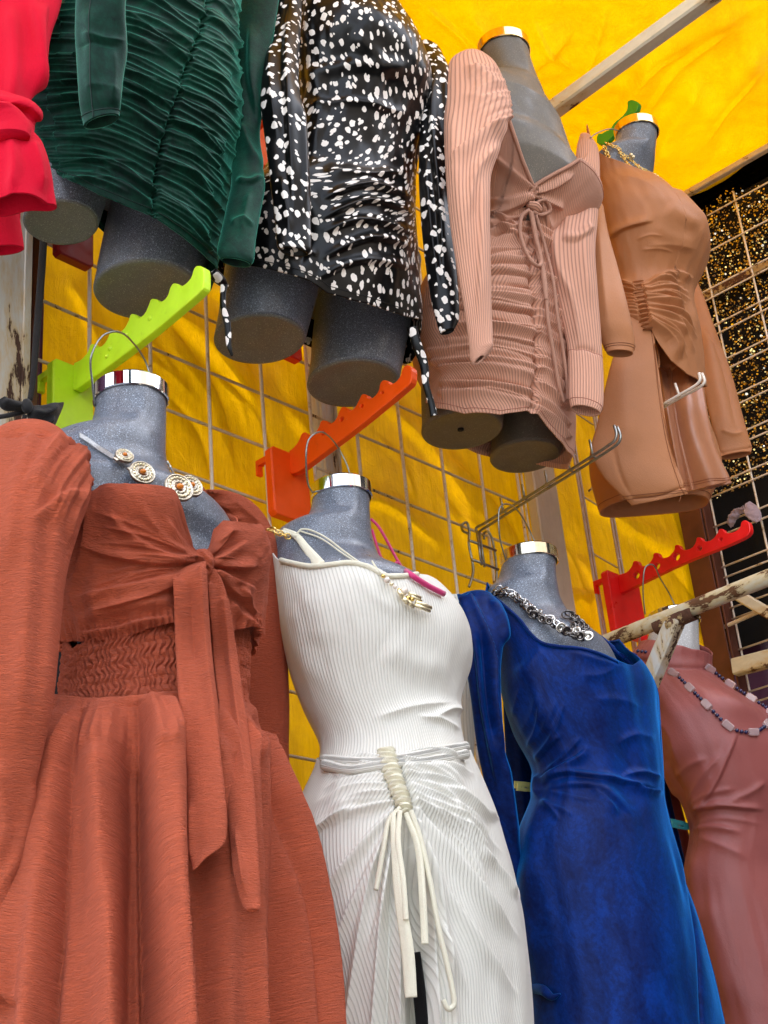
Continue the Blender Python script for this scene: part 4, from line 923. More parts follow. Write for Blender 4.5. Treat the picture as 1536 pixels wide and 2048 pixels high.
# strings and painted shade strip in the slit
for (pts, w, o_, nm) in (([(786, 1628), (790, 1700), (800, 1800), (815, 1900), (822, 1995)], [12, 16, 22, 26, 25], .030, 'drawstring_end'),
                          ([(812, 1626), (836, 1700), (845, 1800), (850, 1888)], [10, 13, 14, 15], .034, 'drawstring_end')):
    strapf(nm, pts, lwd, o_, w, WHITE_PLAIN, wh, .003, 16, 120, folds([([(p[0] + 3, p[1]) for p in pts], 3, .0015)]))
tube('drawstring_loop', on(lwd, [(822, 1622), (842, 1680), (862, 1770), (876, 1850), (892, 1920), (905, 1980), (908, 2010), (896, 2018), (886, 2000)], .032), .0038, WHITE_PLAIN, wh, 10, 120)
tube('drawstring_loop', on(lwd, [(800, 1616), (778, 1640), (768, 1690), (752, 1780)], .026), .0036, WHITE_PLAIN, wh, 10, 60)
strapf('drawstring_end', [(800, 1622), (796, 1680), (806, 1760), (812, 1840)], lwd, .036, [10, 12, 12, 12], WHITE_PLAIN, wh, .003, 16, 90)
strapf('slit_shade_strip', [(828, 1905), (838, 1980), (845, 2060), (850, 2140)], lwd, -.004, [26, 26, 26, 30], NIGHT, wh, .002, 10, 30, label='black strip painted for the shade inside the slit')  # near-black strip put in for the shade inside the slit
# shoulder straps of the dress
strapf('shoulder_strap', [(566, 1064), (592, 1072), (612, 1096), (640, 1130)], lw, [.004, .006, .006, .010], [18, 14, 17, 24], WHITE_PLAIN, wh, .003, 16, 60)
tube('strap_cord', np.vstack([UY(548, 1062, 1.54), on(lw, [(570, 1066), (596, 1074)], .006)]), .004, WHITE_PLAIN, wh, 8, 20)
sleeve('sleeve', [(895, 1190, 930, 1190, 1.60), (925, 1290, 946, 1290, 1.60), (918, 1370, 948, 1370, 1.60), (918, 1450, 949, 1450, 1.60), (925, 1530, 949, 1540, 1.60)], WHITE_RIB, wh, .5, 40, 60)

# ---------------------------------------------------------------- blue velvet dress
BT, BB = (2.19, 1.53, 1.165), (2.19, 1.45, .2)
lbm = Loft([(1008, 1092), (1005, 1130), (995, 1168), (980, 1186), (960, 1196), (958, 1215), (985, 1280), (1010, 1400), (1040, 1520), (1060, 1600), (1030, 1720)],
           [(1112, 1098), (1112, 1150), (1120, 1195), (1140, 1228), (1180, 1252), (1225, 1280), (1262, 1320), (1290, 1370), (1295, 1440), (1300, 1540), (1320, 1650), (1360, 1800)],
           BT, BB, [(0, 1), (.2, .98), (.3, .6), (.45, .58), (.7, .7), (1, .66)], sm=3)
mannequin('speckled grey mannequin wearing the blue velvet dress, under the long steel prong hook', lbm, MANN_DK if False else MANN, lbm.z1, True,
    cable=[UY(1016, 1132, 1.56), UY(1008, 1108, 1.54), UY(999, 1070, 1.50), UY(998, 1020, 1.49), UY(1012, 1008, 1.50), UY(1036, 1022, 1.55), UY(1058, 1058, 1.58), UY(1072, 1090, 1.58)], collar=mat_plain('warm_chrome', (.84, .76, .6, 1), .12, 1, .1, 60))
bl = thing('blue_velvet_dress', (2.19, 1.5, -.2), 'royal blue velvet dress with long sleeves beside the white dress', 'dress')
lbd = Loft([(985, 1190), (978, 1240), (990, 1300), (1004, 1360), (1013, 1430), (1035, 1490), (1068, 1540), (1076, 1570), (1074, 1605), (1056, 1650), (1040, 1695), (1040, 1780), (1050, 1880), (1062, 1980), (1070, 2080), (1078, 2240)],
           [(1240, 1278), (1268, 1300), (1295, 1332), (1311, 1372), (1316, 1440), (1322, 1530), (1326, 1590), (1346, 1665), (1372, 1750), (1398, 1850), (1424, 1960), (1446, 2060), (1470, 2240)],
           BT, (2.19, 1.42, -.25), [(0, .6), (.25, .68), (.45, .72), (.7, .68), (1, .68)], sm=4, bumps=[(-.55, .90, .38, .055, .014), (.42, .88, .3, .055, .004)])
bte = lbd.edge([(975, 1192), (990, 1196), (1012, 1214), (1040, 1240), (1062, 1268), (1085, 1286), (1120, 1293), (1160, 1297), (1200, 1308), (1236, 1326), (1262, 1330), (1275, 1318)], back=[(1.0, .10), (1.9, .07), (-2.2, .0)])
bvf = folds([([(1085, 1390), (1070, 1460), (1046, 1510)], 4.5, .0022), ([(1130, 1400), (1105, 1470), (1062, 1528)], 4.5, .0024), ([(1165, 1470), (1120, 1520), (1076, 1552)], 4.5, .0026), ([(1190, 1600), (1130, 1590), (1080, 1580)], 4.5, .002), ([(1290, 1420), (1240, 1400), (1180, 1400)], 10, .0016), ([(1120, 1640), (1100, 1615), (1078, 1600)], 4.5, .0022), ([(1240, 1330), (1200, 1350), (1150, 1350)], 9, .0014), ([(1078, 1572), (1130, 1548), (1200, 1556), (1322, 1580)], 6, .0055, 1), ([(1076, 1562), (1120, 1535), (1160, 1510), (1178, 1488)], 8, .005, -1), ([(1080, 1600), (1130, 1622), (1150, 1632)], 7, .003),
    ([(1036, 1470), (1058, 1440), (1072, 1400), (1085, 1372)], 9, .0018), ([(1050, 1500), (1085, 1460), (1105, 1420), (1120, 1385)], 8, .0022), ([(1066, 1525), (1100, 1490), (1130, 1465)], 8, .0025, 1), ([(1022, 1440), (1032, 1400), (1038, 1370)], 6, .0012),
    ([(1085, 1580), (1180, 1570), (1230, 1600), (1270, 1634)], 9, .004, 1), ([(1180, 1572), (1210, 1600), (1240, 1632)], 7, .003), ([(1322, 1560), (1280, 1545), (1240, 1552)], 6, .004), ([(1326, 1585), (1290, 1580), (1250, 1560)], 6, .004, 1),
    ([(1078, 1545), (1072, 1572), (1078, 1600)], 9, .005), ([(1120, 1300), (1180, 1316), (1260, 1340)], 8, .002), ([(1090, 1290), (1060, 1330), (1020, 1360)], 14, .003),
    ([(1365, 1700), (1392, 1850), (1404, 2048)], 3, -.0025, 0, (1, 0)), ([(1060, 1700), (1050, 1800), (1070, 1950)], 20, .004), ([(1310, 1480), (1270, 1470), (1230, 1490)], 9, .0025)])
garment('dress_body', lbd, bte, -.12, BLUE_VEL, bl, add(bvf, lumps(.004, 3.0, 5, 31, 2)), .006, 380, 460, (.004, .01), seams=(.80,))
tube('neck_binding', on(lbd, [(978, 1193), (990, 1196), (1012, 1214), (1040, 1240), (1062, 1268), (1085, 1286), (1120, 1293), (1160, 1297), (1200, 1308), (1236, 1326)], .008), .0032, BLUE_VEL, bl, 8, 80)
bsf = folds([([(925, 1200), (950, 1290), (965, 1420), (1000, 1600)], 8, .008, 1, (0, 1)), ([(945, 1198), (985, 1300), (990, 1400), (1012, 1560)], 9, .008, -1, (0, 1)), ([(975, 1196), (1000, 1240), (1012, 1300)], 9, .006, 1), ([(960, 1250), (972, 1400), (990, 1520)], 8, -.006), ([(1005, 1500), (1020, 1600), (1036, 1720)], 7, .005)])
sleeve('sleeve', [(918, 1198, 985, 1192, 1.52), (917, 1215, 1000, 1215, 1.51), (922, 1260, 1008, 1270, 1.50), (930, 1320, 1002, 1330, 1.50), (942, 1400, 1003, 1400, 1.50), (955, 1500, 1010, 1500, 1.51), (975, 1590, 1022, 1590, 1.52), (1000, 1680, 1038, 1690, 1.53), (1022, 1770, 1052, 1780, 1.54), (1040, 1860, 1075, 1870, 1.55), (1056, 1950, 1100, 1950, 1.56), (1064, 1990, 1110, 1990, 1.56)],
       BLUE_VEL, bl, [.6, .6, .5, .45, .45], 90, 260, bsf, label='left sleeve falling beside the waist')
sleeve('back_fabric', [(1005, 1380, 1060, 1400, 1.62), (1010, 1480, 1085, 1500, 1.62), (1016, 1580, 1085, 1590, 1.62), (1030, 1680, 1080, 1690, 1.62), (1040, 1760, 1075, 1760, 1.62)], BLUE_VEL, bl, .2, 30, 60, folds([([(1040, 1420), (1045, 1600), (1055, 1750)], 7, .005)]))
strapf('sleeve_cuff', [(1062, 1976), (1085, 1980), (1104, 1994), (1120, 1988)], lbd, .012, [18, 20, 14, 4], BLUE_VEL, bl, .003, 14, 50)
sleeve('shoulder', [(1186, 1262, 1192, 1268, 1.50), (1200, 1272, 1216, 1290, 1.475), (1222, 1290, 1238, 1312, 1.45), (1240, 1306, 1262, 1330, 1.44), (1262, 1330, 1280, 1348, 1.43)], BLUE_VEL, bl, .4, 30, 60, cap=3, lip=(0, 0))
sleeve('sleeve', [(1240, 1300, 1285, 1310, 1.60), (1270, 1420, 1318, 1420, 1.62), (1285, 1560, 1335, 1560, 1.64), (1310, 1700, 1365, 1700, 1.66), (1340, 1850, 1400, 1850, 1.67)], BLUE_VEL, bl, .5, 40, 80)
# clothes pins that pinch the dresses at the back
def pin(x0, y0, x1, y1, Y, mat, lab):
    A = UY(x0, y0, Y); B = UY(x1, y1, Y); t = thing('clothes_pin', (A + B) / 2, lab, 'clothes pin'); d = (B - A); L = np.linalg.norm(d); d /= L
    u = np.cross(d, -A / np.linalg.norm(A)); u /= np.linalg.norm(u); nrm = np.cross(u, d)
    ring = lambda cx, cy, r, n=12: [(cx + r * math.cos(i * 2 * math.pi / n), cy + r * math.sin(i * 2 * math.pi / n)) for i in range(n)]
    out = [(0, -.0065), (L * .6, -.0065), (L, -.004), (L, .004), (L * .6, .0065), (0, .0065)]
    extrude_poly('leg', out, [ring(L * .16, 0, .0017), [(L*.3, -.001), (L*.6, -.001), (L*.6, .001), (L*.3, .001)]], A, d, u, nrm, .004, mat, t, .0006)
    extrude_poly('leg', out, [], A - nrm * .006 - u * .004, d, u, nrm, .004, mat, t, .0006)
    tube('spring', [A + d * L * .45 - u * .007 - nrm * .003, A + d * L * .45 + u * .007 - nrm * .003], .003, STEEL, t, 8)
    return t
pin(1034, 1574, 1078, 1578, 1.56, CREAM_PL, 'pale yellow plastic clothes pin pinching the blue velvet at the waist')
pin(1343, 1648, 1382, 1656, 1.56, TEAL_PL, 'teal plastic clothes pin behind the waist of the rose dress')

# ---------------------------------------------------------------- rose dress
RT, RB = (2.74, 1.55, 1.158), (2.74, 1.47, .2)
lrm = Loft([(1303, 1216), (1300, 1260), (1290, 1300), (1285, 1340), (1310, 1450)], [(1397, 1226), (1398, 1280), (1402, 1330), (1440, 1380), (1500, 1440)], RT, RB, 1.0, sm=2)
mannequin('pale mannequin with a steel neck ring in the rose dress, behind the rusty bracket', lrm, MANN_WH, lrm.z1, True,
    cable=[UY(1290, 1228, 1.56), UY(1286, 1180, 1.52), UY(1290, 1136, 1.50), UY(1306, 1130, 1.50), UY(1320, 1156, 1.54), UY(1340, 1190, 1.58), UY(1352, 1216, 1.58)])
rs = thing('rose_dress', (2.74, 1.5, -.2), 'dusty rose high neck dress with shiny stretch cloth at the lower right corner', 'dress')
lrd = Loft([(1283, 1276), (1280, 1310), (1262, 1320), (1250, 1345), (1270, 1400), (1312, 1480), (1340, 1560), (1372, 1620), (1388, 1668), (1382, 1710), (1374, 1770), (1388, 1860), (1412, 1950), (1436, 2050), (1460, 2240)],
           [(1420, 1300), (1416, 1335), (1440, 1362), (1500, 1400), (1556, 1440), (1590, 1500), (1600, 1580), (1585, 1660), (1580, 1740), (1610, 1860), (1650, 2000), (1690, 2240)],
           RT, (2.74, 1.44, -.25), [(0, 1), (.06, .95), (.14, .6), (.3, .68), (.5, .74), (1, .68)], sm=3, bumps=[(-.55, .90, .34, .05, .024), (.42, .88, .3, .05, .02)])
rte = lrd.edge([(1284, 1284), (1300, 1280), (1340, 1290), (1380, 1300), (1418, 1312)], back=[(1.6, .0), (-2.4, .0)])
rf = folds([([(1375, 1622), (1440, 1612), (1536, 1622)], 6, .005, 1), ([(1380, 1660), (1430, 1655), (1490, 1668)], 7, .004), ([(1385, 1640), (1430, 1570), (1460, 1500), (1480, 1450)], 9, .004, 1), ([(1375, 1620), (1400, 1560), (1450, 1500)], 8, .003),
    ([(1350, 1560), (1380, 1530), (1420, 1515)], 8, .003), ([(1284, 1320), (1340, 1332), (1420, 1336)], 4, -.004, 0, (0, 0)), ([(1390, 1672), (1440, 1690), (1500, 1720)], 9, .0025), ([(1372, 1622), (1410, 1590), (1480, 1575)], 5, .002), ([(1378, 1630), (1420, 1606), (1500, 1600)], 5, .002), ([(1386, 1650), (1440, 1636), (1530, 1650)], 5, .002), ([(1300, 1420), (1340, 1470), (1360, 1540)], 10, .003), ([(1536, 1560), (1490, 1590), (1450, 1600)], 7, .003), ([(1340, 1340), (1400, 1380), (1440, 1440)], 14, .002), ([(1360, 1600), (1340, 1560), (1332, 1520)], 8, .004), ([(1400, 1780), (1440, 1900), (1460, 2040)], 30, .004), ([(1390, 1690), (1388, 1800), (1400, 1900)], 14, .004)])
garment('dress_body', lrd, rte, -.12, ROSE, rs, add(rf, lumps(.002, 4, 7, 41, 2)), .006, 320, 380, (.01, .01))
sleeve('sleeve', [(1262, 1330, 1300, 1330, 1.60), (1285, 1450, 1325, 1450, 1.62), (1310, 1570, 1352, 1570, 1.64), (1330, 1700, 1385, 1700, 1.66), (1345, 1850, 1410, 1850, 1.67)], ROSE, rs, .5, 40, 70)
# ================================================================ UPPER ROW
# ---------------------------------------------------------------- red dress at the corner
rd = thing('red_dress', (.86, 1.45, 1.2), 'bright crimson red garment with a tied cuff hanging in the upper left corner', 'dress')
rdf = folds([([(60, -20), (70, 100), (55, 220)], 12, .006, 1), ([(20, 0), (30, 120), (20, 240)], 14, .006), ([(95, 0), (70, 120), (60, 200)], 12, .006, -1), ([(0, 260), (40, 300), (60, 400)], 12, .006)])
sleeve('skirt', [(-120, -60, 140, -60, 1.50), (-120, 20, 118, 20, 1.49), (-120, 100, 86, 100, 1.48), (-115, 170, 62, 170, 1.47), (-110, 240, 50, 240, 1.47), (-100, 330, 46, 330, 1.47), (-90, 420, 44, 415, 1.47), (-80, 480, 40, 470, 1.47)], RED, rd, .35, 140, 160, add(rdf, lumps(.004, 2, 5, 3)), cap=1, label='draped body of the red garment')
sleeve('sleeve', [(-90, 180, 30, 196, 1.40), (-80, 205, 62, 208, 1.40), (-60, 225, 76, 228, 1.40), (-50, 262, 66, 260, 1.40), (-50, 285, 82, 282, 1.39), (-55, 330, 98, 330, 1.38), (-60, 385, 106, 385, 1.38), (-60, 412, 108, 408, 1.38)], RED, rd, .4, 120, 160,
       add(folds([([(0, 210), (50, 216), (84, 250)], 9, .006, 1), ([(0, 240), (40, 250), (72, 262)], 8, .006), ([(20, 270), (30, 330), (20, 400)], 12, .005), ([(60, 275), (80, 330), (88, 390)], 10, .005)]), lambda px, py, U, V: .006 * np.sin(U * 25) * np.clip((V - .7) / .3, 0, 1)), lip=(0, .05))
sleeve('tie_end', [(-40, 200, 20, 205, 1.37), (-30, 225, 42, 222, 1.37), (-30, 260, 62, 250, 1.37), (-40, 285, 60, 272, 1.37)], RED, rd, .5, 50, 50, cap=3, lip=(0, 0))
sleeve('sleeve', [(-60, 390, 30, 395, 1.46), (-50, 440, 40, 440, 1.46), (-45, 480, 46, 478, 1.46), (-40, 505, 48, 496, 1.46)], RED, rd, .5, 70, 70, lip=(0, .05), cap=1)

# ---------------------------------------------------------------- green velvet dress
GT, GB = (1.20, 1.36, 2.36), (1.20, 1.56, 1.40)
lg = Loft([(150, -160), (152, -60), (150, 0), (128, 60), (92, 120), (66, 180), (56, 230), (66, 280), (90, 330), (105, 380), (120, 420)],
          [(500, -160), (480, -60), (468, 0), (466, 80), (476, 150), (478, 220), (470, 300), (456, 400), (436, 480), (418, 560)], GT, GB, .70, sm=3)
gm = thing('mannequin', (1.2, 1.5, 1.4), 'two speckled thigh stumps of the mannequin in the green velvet dress', 'mannequin', 'dress mannequins hung along the stall wall')
garment('torso', lg, lg.z1, GB[2] + .16, MANN, gm, None, -.02, 120, 80, (0, 0), cap=3)
thigh(gm, [(72, 300), (56, 380), (46, 436), (44, 446)], [(225, 350), (212, 400), (196, 452), (190, 464)], (1.12, 1.50, 1.75), (1.116, 1.6, 1.45), MANN)
thigh(gm, [(222, 400), (206, 480), (194, 538), (193, 548)], [(430, 450), (416, 520), (400, 575), (394, 596)], (1.30, 1.50, 1.75), (1.29, 1.6, 1.42), MANN)
gr = thing('green_velvet_dress', (1.2, 1.45, 1.5), 'dark green velvet dress gathered along a centre seam, upper left', 'dress')
ghem = lg.edge([(92, 336), (105, 346), (150, 368), (200, 394), (250, 415), (300, 436), (340, 460), (378, 488), (410, 520), (424, 535)], back=[(1.3, .97), (2.0, .9), (-2.3, .7)])
gseam = [(422, -40), (412, 10), (402, 60), (384, 105), (370, 150), (350, 210), (332, 260), (318, 320), (310, 370), (306, 425)]
gf = folds(fan(gseam, [(150, -120), (100, 60), (40, 200), (60, 270), (110, 350)], 38, 4.0, .0030, .10, .5, 0, seed=21, tp=(0, 0))
    + fan(gseam, [(470, 20), (480, 150), (476, 260), (458, 400), (430, 530)], 40, 4.0, .0028, -.06, .5, 0, seed=22, tp=(0, 0))
    + fan(gseam, [(150, -90), (60, 180), (60, 300), (130, 380)], 14, 9, .0018, .12, .45, 0, seed=23, tp=(0, 1)) + fan(gseam, [(480, 60), (480, 300), (430, 520)], 14, 9, .0018, -.08, .45, 0, seed=24, tp=(0, 1))
    + fan([(150, -90), (60, 180), (60, 300), (130, 380)], gseam, 22, 3.2, .0022, -.06, .5, 0, seed=25, tp=(0, 1)) + fan([(478, 20), (480, 300), (430, 520)], gseam, 20, 3.2, .002, .05, .5, 0, seed=26, tp=(0, 1))
    + [(gseam, 5, -.005, 0, (0, 0))])
gcr = lambda px, py, U, V: .0022 * np.sin(py * .55 + 2 * np.sin(py * .13)) * np.exp(-(np.interp(py, [p[1] for p in gseam], [p[0] for p in gseam]) - px) ** 2 / 90.)
garment('dress_body', lg, lg.z1, ghem, GREEN_VEL, gr, add(gf, gcr, lumps(.003, 3, 6, 11, 2)), .006, 460, 460, (0, .012), hems=(.985,))
gs1 = folds([([(160, 66), (205, 76), (256, 82)], 6, .0016), ([(150, 95), (190, 88), (245, 96)], 6, -.0012), ([(166, 176), (200, 170), (244, 184)], 8, .0012), ([(180, 0), (185, 100), (180, 200)], 16, .003), ([(225, 90), (228, 150), (222, 220)], 9, .002)])
sleeve('sleeve', [(156, -120, 262, -120, 1.14), (153, -40, 256, -40, 1.15), (151, 20, 251, 20, 1.16), (150, 70, 254, 78, 1.17), (152, 105, 254, 110, 1.175), (155, 150, 246, 158, 1.18), (158, 200, 242, 200, 1.185), (163, 232, 240, 220, 1.19), (168, 254, 238, 232, 1.19)],
       GREEN_VEL, gr, .5, 100, 200, gs1, lip=(0, .06), label='left sleeve hanging in front', hems=(.96,), seams=(.2,))
gs2 = folds([([(500, 40), (500, 160), (520, 260)], 12, .005, 1), ([(480, 240), (500, 300), (526, 340)], 10, .005), ([(470, 360), (500, 366), (528, 350)], 6, .004, 1), ([(460, 450), (480, 440), (510, 452)], 6, .003), ([(500, 380), (490, 430), (480, 480)], 8, .003)])
sleeve('sleeve', [(486, -120, 568, -120, 1.42), (480, -30, 562, -30, 1.42), (474, 40, 552, 40, 1.42), (466, 110, 540, 120, 1.42), (462, 190, 526, 200, 1.42), (462, 260, 520, 270, 1.42), (462, 330, 526, 335, 1.41), (462, 372, 530, 372, 1.40), (452, 420, 522, 420, 1.40), (441, 470, 512, 478, 1.40), (434, 505, 508, 520, 1.40), (442, 520, 502, 530, 1.40)],
       GREEN_VEL, gr, [.45, .45, .5, .5], 90, 260, gs2, lip=(0, .05), label='right sleeve with a seamed cuff')
strapf('tie_strand', [(262, -40), (180, 90), (150, 150)], lg, .02, [10, 8, 8], BLACK, gr, .003, 10, 30) if False else None

# ---------------------------------------------------------------- spotted dress
KT, KB = (1.69, 1.36, 2.36), (1.69, 1.56, 1.40)
lk = Loft([(560, -120), (578, -60), (596, 0), (590, 80), (592, 160), (598, 230), (585, 300), (556, 370), (528, 430), (470, 470), (444, 500), (440, 540), (446, 620)],
          [(760, -60), (790, 0), (826, 50), (856, 100), (860, 150), (838, 210), (824, 280), (822, 360), (830, 440), (836, 520), (838, 590), (834, 650), (828, 700)], KT, KB, .70, sm=4,
          bumps=[(-.5, 2.02, .4, .06, .015)])
km = thing('mannequin', (1.69, 1.5, 1.4), 'two speckled thigh stumps under the spotted black dress', 'mannequin', 'dress mannequins hung along the stall wall')
garment('torso', lk, lk.z1, KB[2] + .2, MANN, km, None, -.02, 120, 80, (0, 0), cap=3)
thigh(km, [(458, 480), (450, 540), (440, 612), (437, 634)], [(648, 520), (636, 580), (612, 672), (603, 688)], (1.58, 1.50, 1.75), (1.57, 1.6, 1.42), MANN)
thigh(km, [(640, 540), (634, 600), (624, 690), (622, 728)], [(830, 600), (818, 660), (798, 760), (792, 772)], (1.81, 1.50, 1.75), (1.80, 1.6, 1.42), MANN)
kd = thing('spotted_dress', (1.69, 1.45, 1.5), 'black satin long sleeved dress with white spots, top centre', 'dress')
khem = lk.edge([(448, 520), (480, 534), (530, 540), (580, 552), (620, 566), (655, 590), (700, 604), (760, 620), (800, 632), (832, 642)], back=[(1.3, .95), (2.0, .9), (-2.3, .8)])
kf = folds([([(600, 220), (700, 204), (830, 230)], 9, .004), ([(605, 160), (700, 130), (820, 150)], 14, .004), ([(640, 400), (740, 372), (830, 400)], 7, .006, 1), ([(640, 440), (740, 404), (832, 430)], 7, .006, 1), ([(640, 470), (720, 444), (834, 470)], 8, .006, 1), ([(640, 520), (740, 480), (834, 500)], 8, .006, 1),
    ([(630, 560), (720, 524), (836, 540)], 8, .005, 1), ([(640, 340), (720, 350), (826, 340)], 9, .005), ([(606, 100), (640, 200), (620, 330)], 14, .004), ([(560, 520), (600, 500), (640, 510)], 7, .004), ([(600, 380), (616, 460), (600, 540)], 10, -.006), ([(700, 60), (760, 120), (830, 140)], 18, .004)])
garment('dress_body', lk, lk.z1, khem, SPOTS, kd, add(kf, lumps(.004, 3, 8, 15, 3)), .006, 360, 420, (0, .012), hems=(.985,))
ks1 = folds([([(585, -20), (570, 100), (575, 240), (590, 460)], 12, .006, 1), ([(548, 70), (540, 150), (560, 300)], 10, .005), ([(600, 180), (606, 300), (612, 440)], 8, .004), ([(560, 350), (575, 420), (580, 480)], 8, .004)])
sleeve('sleeve', [(566, -120, 610, -120, 1.40), (556, -40, 604, -40, 1.40), (548, 30, 602, 30, 1.40), (538, 90, 598, 90, 1.39), (526, 150, 596, 150, 1.38), (521, 205, 600, 210, 1.37), (526, 250, 606, 260, 1.37), (534, 310, 612, 320, 1.37), (542, 380, 620, 390, 1.37), (550, 440, 622, 450, 1.37), (554, 490, 622, 500, 1.37), (560, 500, 616, 508, 1.37)],
       SPOTS, kd, [.5, .5, .5], 90, 260, ks1, lip=(0, .05), label='left sleeve')
ks2 = folds([([(868, 110), (862, 240), (876, 400), (890, 580)], 9, .006, 1), ([(888, 120), (892, 260), (905, 420)], 7, .004), ([(850, 300), (862, 450), (882, 600)], 7, .004)])
sleeve('sleeve', [(842, 82, 884, 112, 1.38), (838, 130, 896, 135, 1.36), (840, 200, 900, 205, 1.35), (838, 280, 900, 285, 1.35), (838, 360, 902, 365, 1.35), (842, 440, 906, 440, 1.35), (850, 520, 912, 520, 1.35), (862, 600, 918, 600, 1.35), (872, 640, 918, 638, 1.35), (880, 668, 908, 660, 1.35)],
       SPOTS, kd, .5, 80, 240, ks2, lip=(0, .05), cap=1, label='right sleeve beside the pink dress')
sleeve('collar', [(700, -60, 775, -50, 1.36), (730, -20, 782, -10, 1.35), (752, 0, 786, 10, 1.35), (768, 14, 790, 26, 1.35)], SPOTS, kd, .6, 50, 60, cap=3, lip=(0, 0))
strapf('drawstring', [(448, 570), (446, 610), (455, 650), (458, 690), (464, 712)], None, 0, [14, 12, 14, 10, 5], SPOTS, kd, .003, 14, 90, Y=1.44)
strapf('drawstring', [(424, 545), (440, 560), (454, 575)], None, 0, [24, 22, 10], SPOTS, kd, .006, 14, 40, folds([([(424, 540), (450, 570)], 4, .004)]), Y=1.45)
strapf('drawstring', [(824, 655), (834, 690), (848, 730), (852, 770), (862, 805), (868, 832)], None, 0, [20, 20, 18, 14, 14, 16], SPOTS, kd, .004, 14, 100, Y=1.40)

# ---------------------------------------------------------------- pink ribbed dress, turned away
PT, PB = (2.136, 1.36, 2.36), (2.08, 1.58, 1.40)
lpm = Loft([(958, 82), (960, 112), (968, 132), (980, 165), (984, 190), (940, 200), (915, 230), (930, 330), (950, 430), (920, 560), (880, 640)],
           [(1054, 84), (1062, 118), (1074, 150), (1092, 182), (1118, 212), (1152, 256), (1180, 290), (1192, 340), (1170, 420), (1120, 500), (1140, 620)], PT, PB, [(0, 1), (.12, .95), (.25, .6), (.45, .55), (.7, .68), (1, .7)], sm=3)
RING_TARP_TINT = mat_plain('tarp_tinted_chrome', (.9, .66, .3, 1), .1, 1, .06, 50)  # chrome given the yellow tarpaulin's reflection as its own colour
pm = mannequin('matt grey mannequin seen from its back in the pink dress, neck ring coloured like the tarpaulin it reflects', lpm, MANN_DK, lpm.z1, True, collar=RING_TARP_TINT, bottom=PB[2] + .25)
thigh(pm, [(846, 700), (842, 790), (844, 850)], [(1010, 760), (1008, 810), (1006, 862)], (2.02, 1.52, 1.75), (2.02, 1.6, 1.40), MANN_DK, MANN_DK, True)
thigh(pm, [(990, 780), (984, 840), (982, 884)], [(1146, 800), (1134, 860), (1118, 915)], (2.22, 1.52, 1.75), (2.22, 1.6, 1.40), MANN_DK, MANN_DK)
pk = thing('pink_ribbed_dress', (2.1, 1.45, 1.5), 'dusty pink ribbed dress with puffed sleeves, open back and laced tie', 'dress')
lp = Loft([(950, 190), (940, 260), (948, 330), (960, 400), (962, 440), (950, 500), (900, 560), (855, 620), (836, 680), (832, 730), (842, 780), (866, 818)],
          [(1165, 262), (1192, 300), (1200, 350), (1168, 400), (1130, 440), (1110, 480), (1112, 540), (1134, 600), (1142, 660), (1144, 740), (1146, 820), (1142, 900), (1135, 925)], PT, PB, [(0, .6), (.4, .58), (.7, .68), (1, .7)], sm=4)
pte = lp.edge([(985, 205), (1005, 222), (1018, 240), (1030, 275), (1045, 320), (1060, 358), (1067, 374), (1082, 362), (1110, 346), (1140, 330), (1158, 318)], back=[(.95, .27), (1.9, .29), (2.8, .28), (-2.9, .2), (-2.3, .05)])
phe = lp.edge([(862, 806), (876, 818), (930, 830), (1000, 833), (1050, 825), (1072, 832), (1092, 856), (1110, 880), (1128, 905), (1138, 915), (1144, 890)], back=[(1.2, .96), (2.0, .9), (-2.3, .85)])
pse = [(1062, 430), (1062, 500), (1066, 560), (1072, 620), (1075, 700), (1072, 760), (1066, 820)]
pse2 = [(1098, 520), (1108, 600), (1112, 700), (1102, 800)]
pf = folds(fan(pse, [(945, 450), (870, 590), (840, 700), (850, 800)], 17, 8, .0055, .05, .45, 1, seed=31, tp=(0, 0)) + fan(pse, [(1115, 470), (1140, 600), (1146, 740), (1140, 890)], 20, 5.5, .0045, -.05, .45, -1, seed=32, tp=(0, 0))
    + fan(pse, [(950, 470), (850, 640), (850, 790)], 14, 4, -.005, .06, .3, 0, seed=33, tp=(0, 1)) + [(pse, 6, -.008, 0, (0, 0))]
    + [([(1062, 372), (1010, 330), (975, 300)], 10, .005, 1, (0, 1)), ([(1060, 385), (1010, 400), (965, 400)], 9, .006, 1, (0, 1)), ([(1060, 398), (1010, 425), (965, 440)], 9, .006, -1, (0, 1)), ([(1075, 385), (1110, 372), (1150, 345)], 8, .006, 1, (0, 1)), ([(1075, 395), (1105, 410), (1130, 420)], 7, .006, 1, (0, 1)),
       ([(1078, 405), (1090, 440), (1100, 470)], 7, .005, 1, (0, 1)), ([(955, 430), (990, 440), (1040, 460)], 6, .007, 1), ([(960, 455), (1000, 460), (1050, 480)], 7, .007, 1)])
def prib(px, py, uu, vv, U, V): return uu + .006 * np.sin(py / 13. + px / 60.) * np.clip((py - 480) / 80, 0, 1), vv
garment('dress_body', lp, pte, phe, PINK_RIB, pk, add(pf, lumps(.002, 4, 8, 19, 2)), .007, 420, 460, (.004, .012), uvf=prib, hems=(.012, .985))
tube('neck_binding', on(lp, [(1018, 240), (1030, 275), (1045, 320), (1058, 352), (1066, 372)], .010), .0045, PINK_RIB, pk, 8, 50)
tube('neck_binding', on(lp, [(1066, 374), (1082, 363), (1110, 347), (1140, 331), (1158, 319)], .010), .0045, PINK_RIB, pk, 8, 50)
tube('armhole_gathers', on(lpm, [(985, 130), (1002, 160), (1015, 195), (1018, 235)], .022), .006, PINK_RIB, pk, 8, 40)
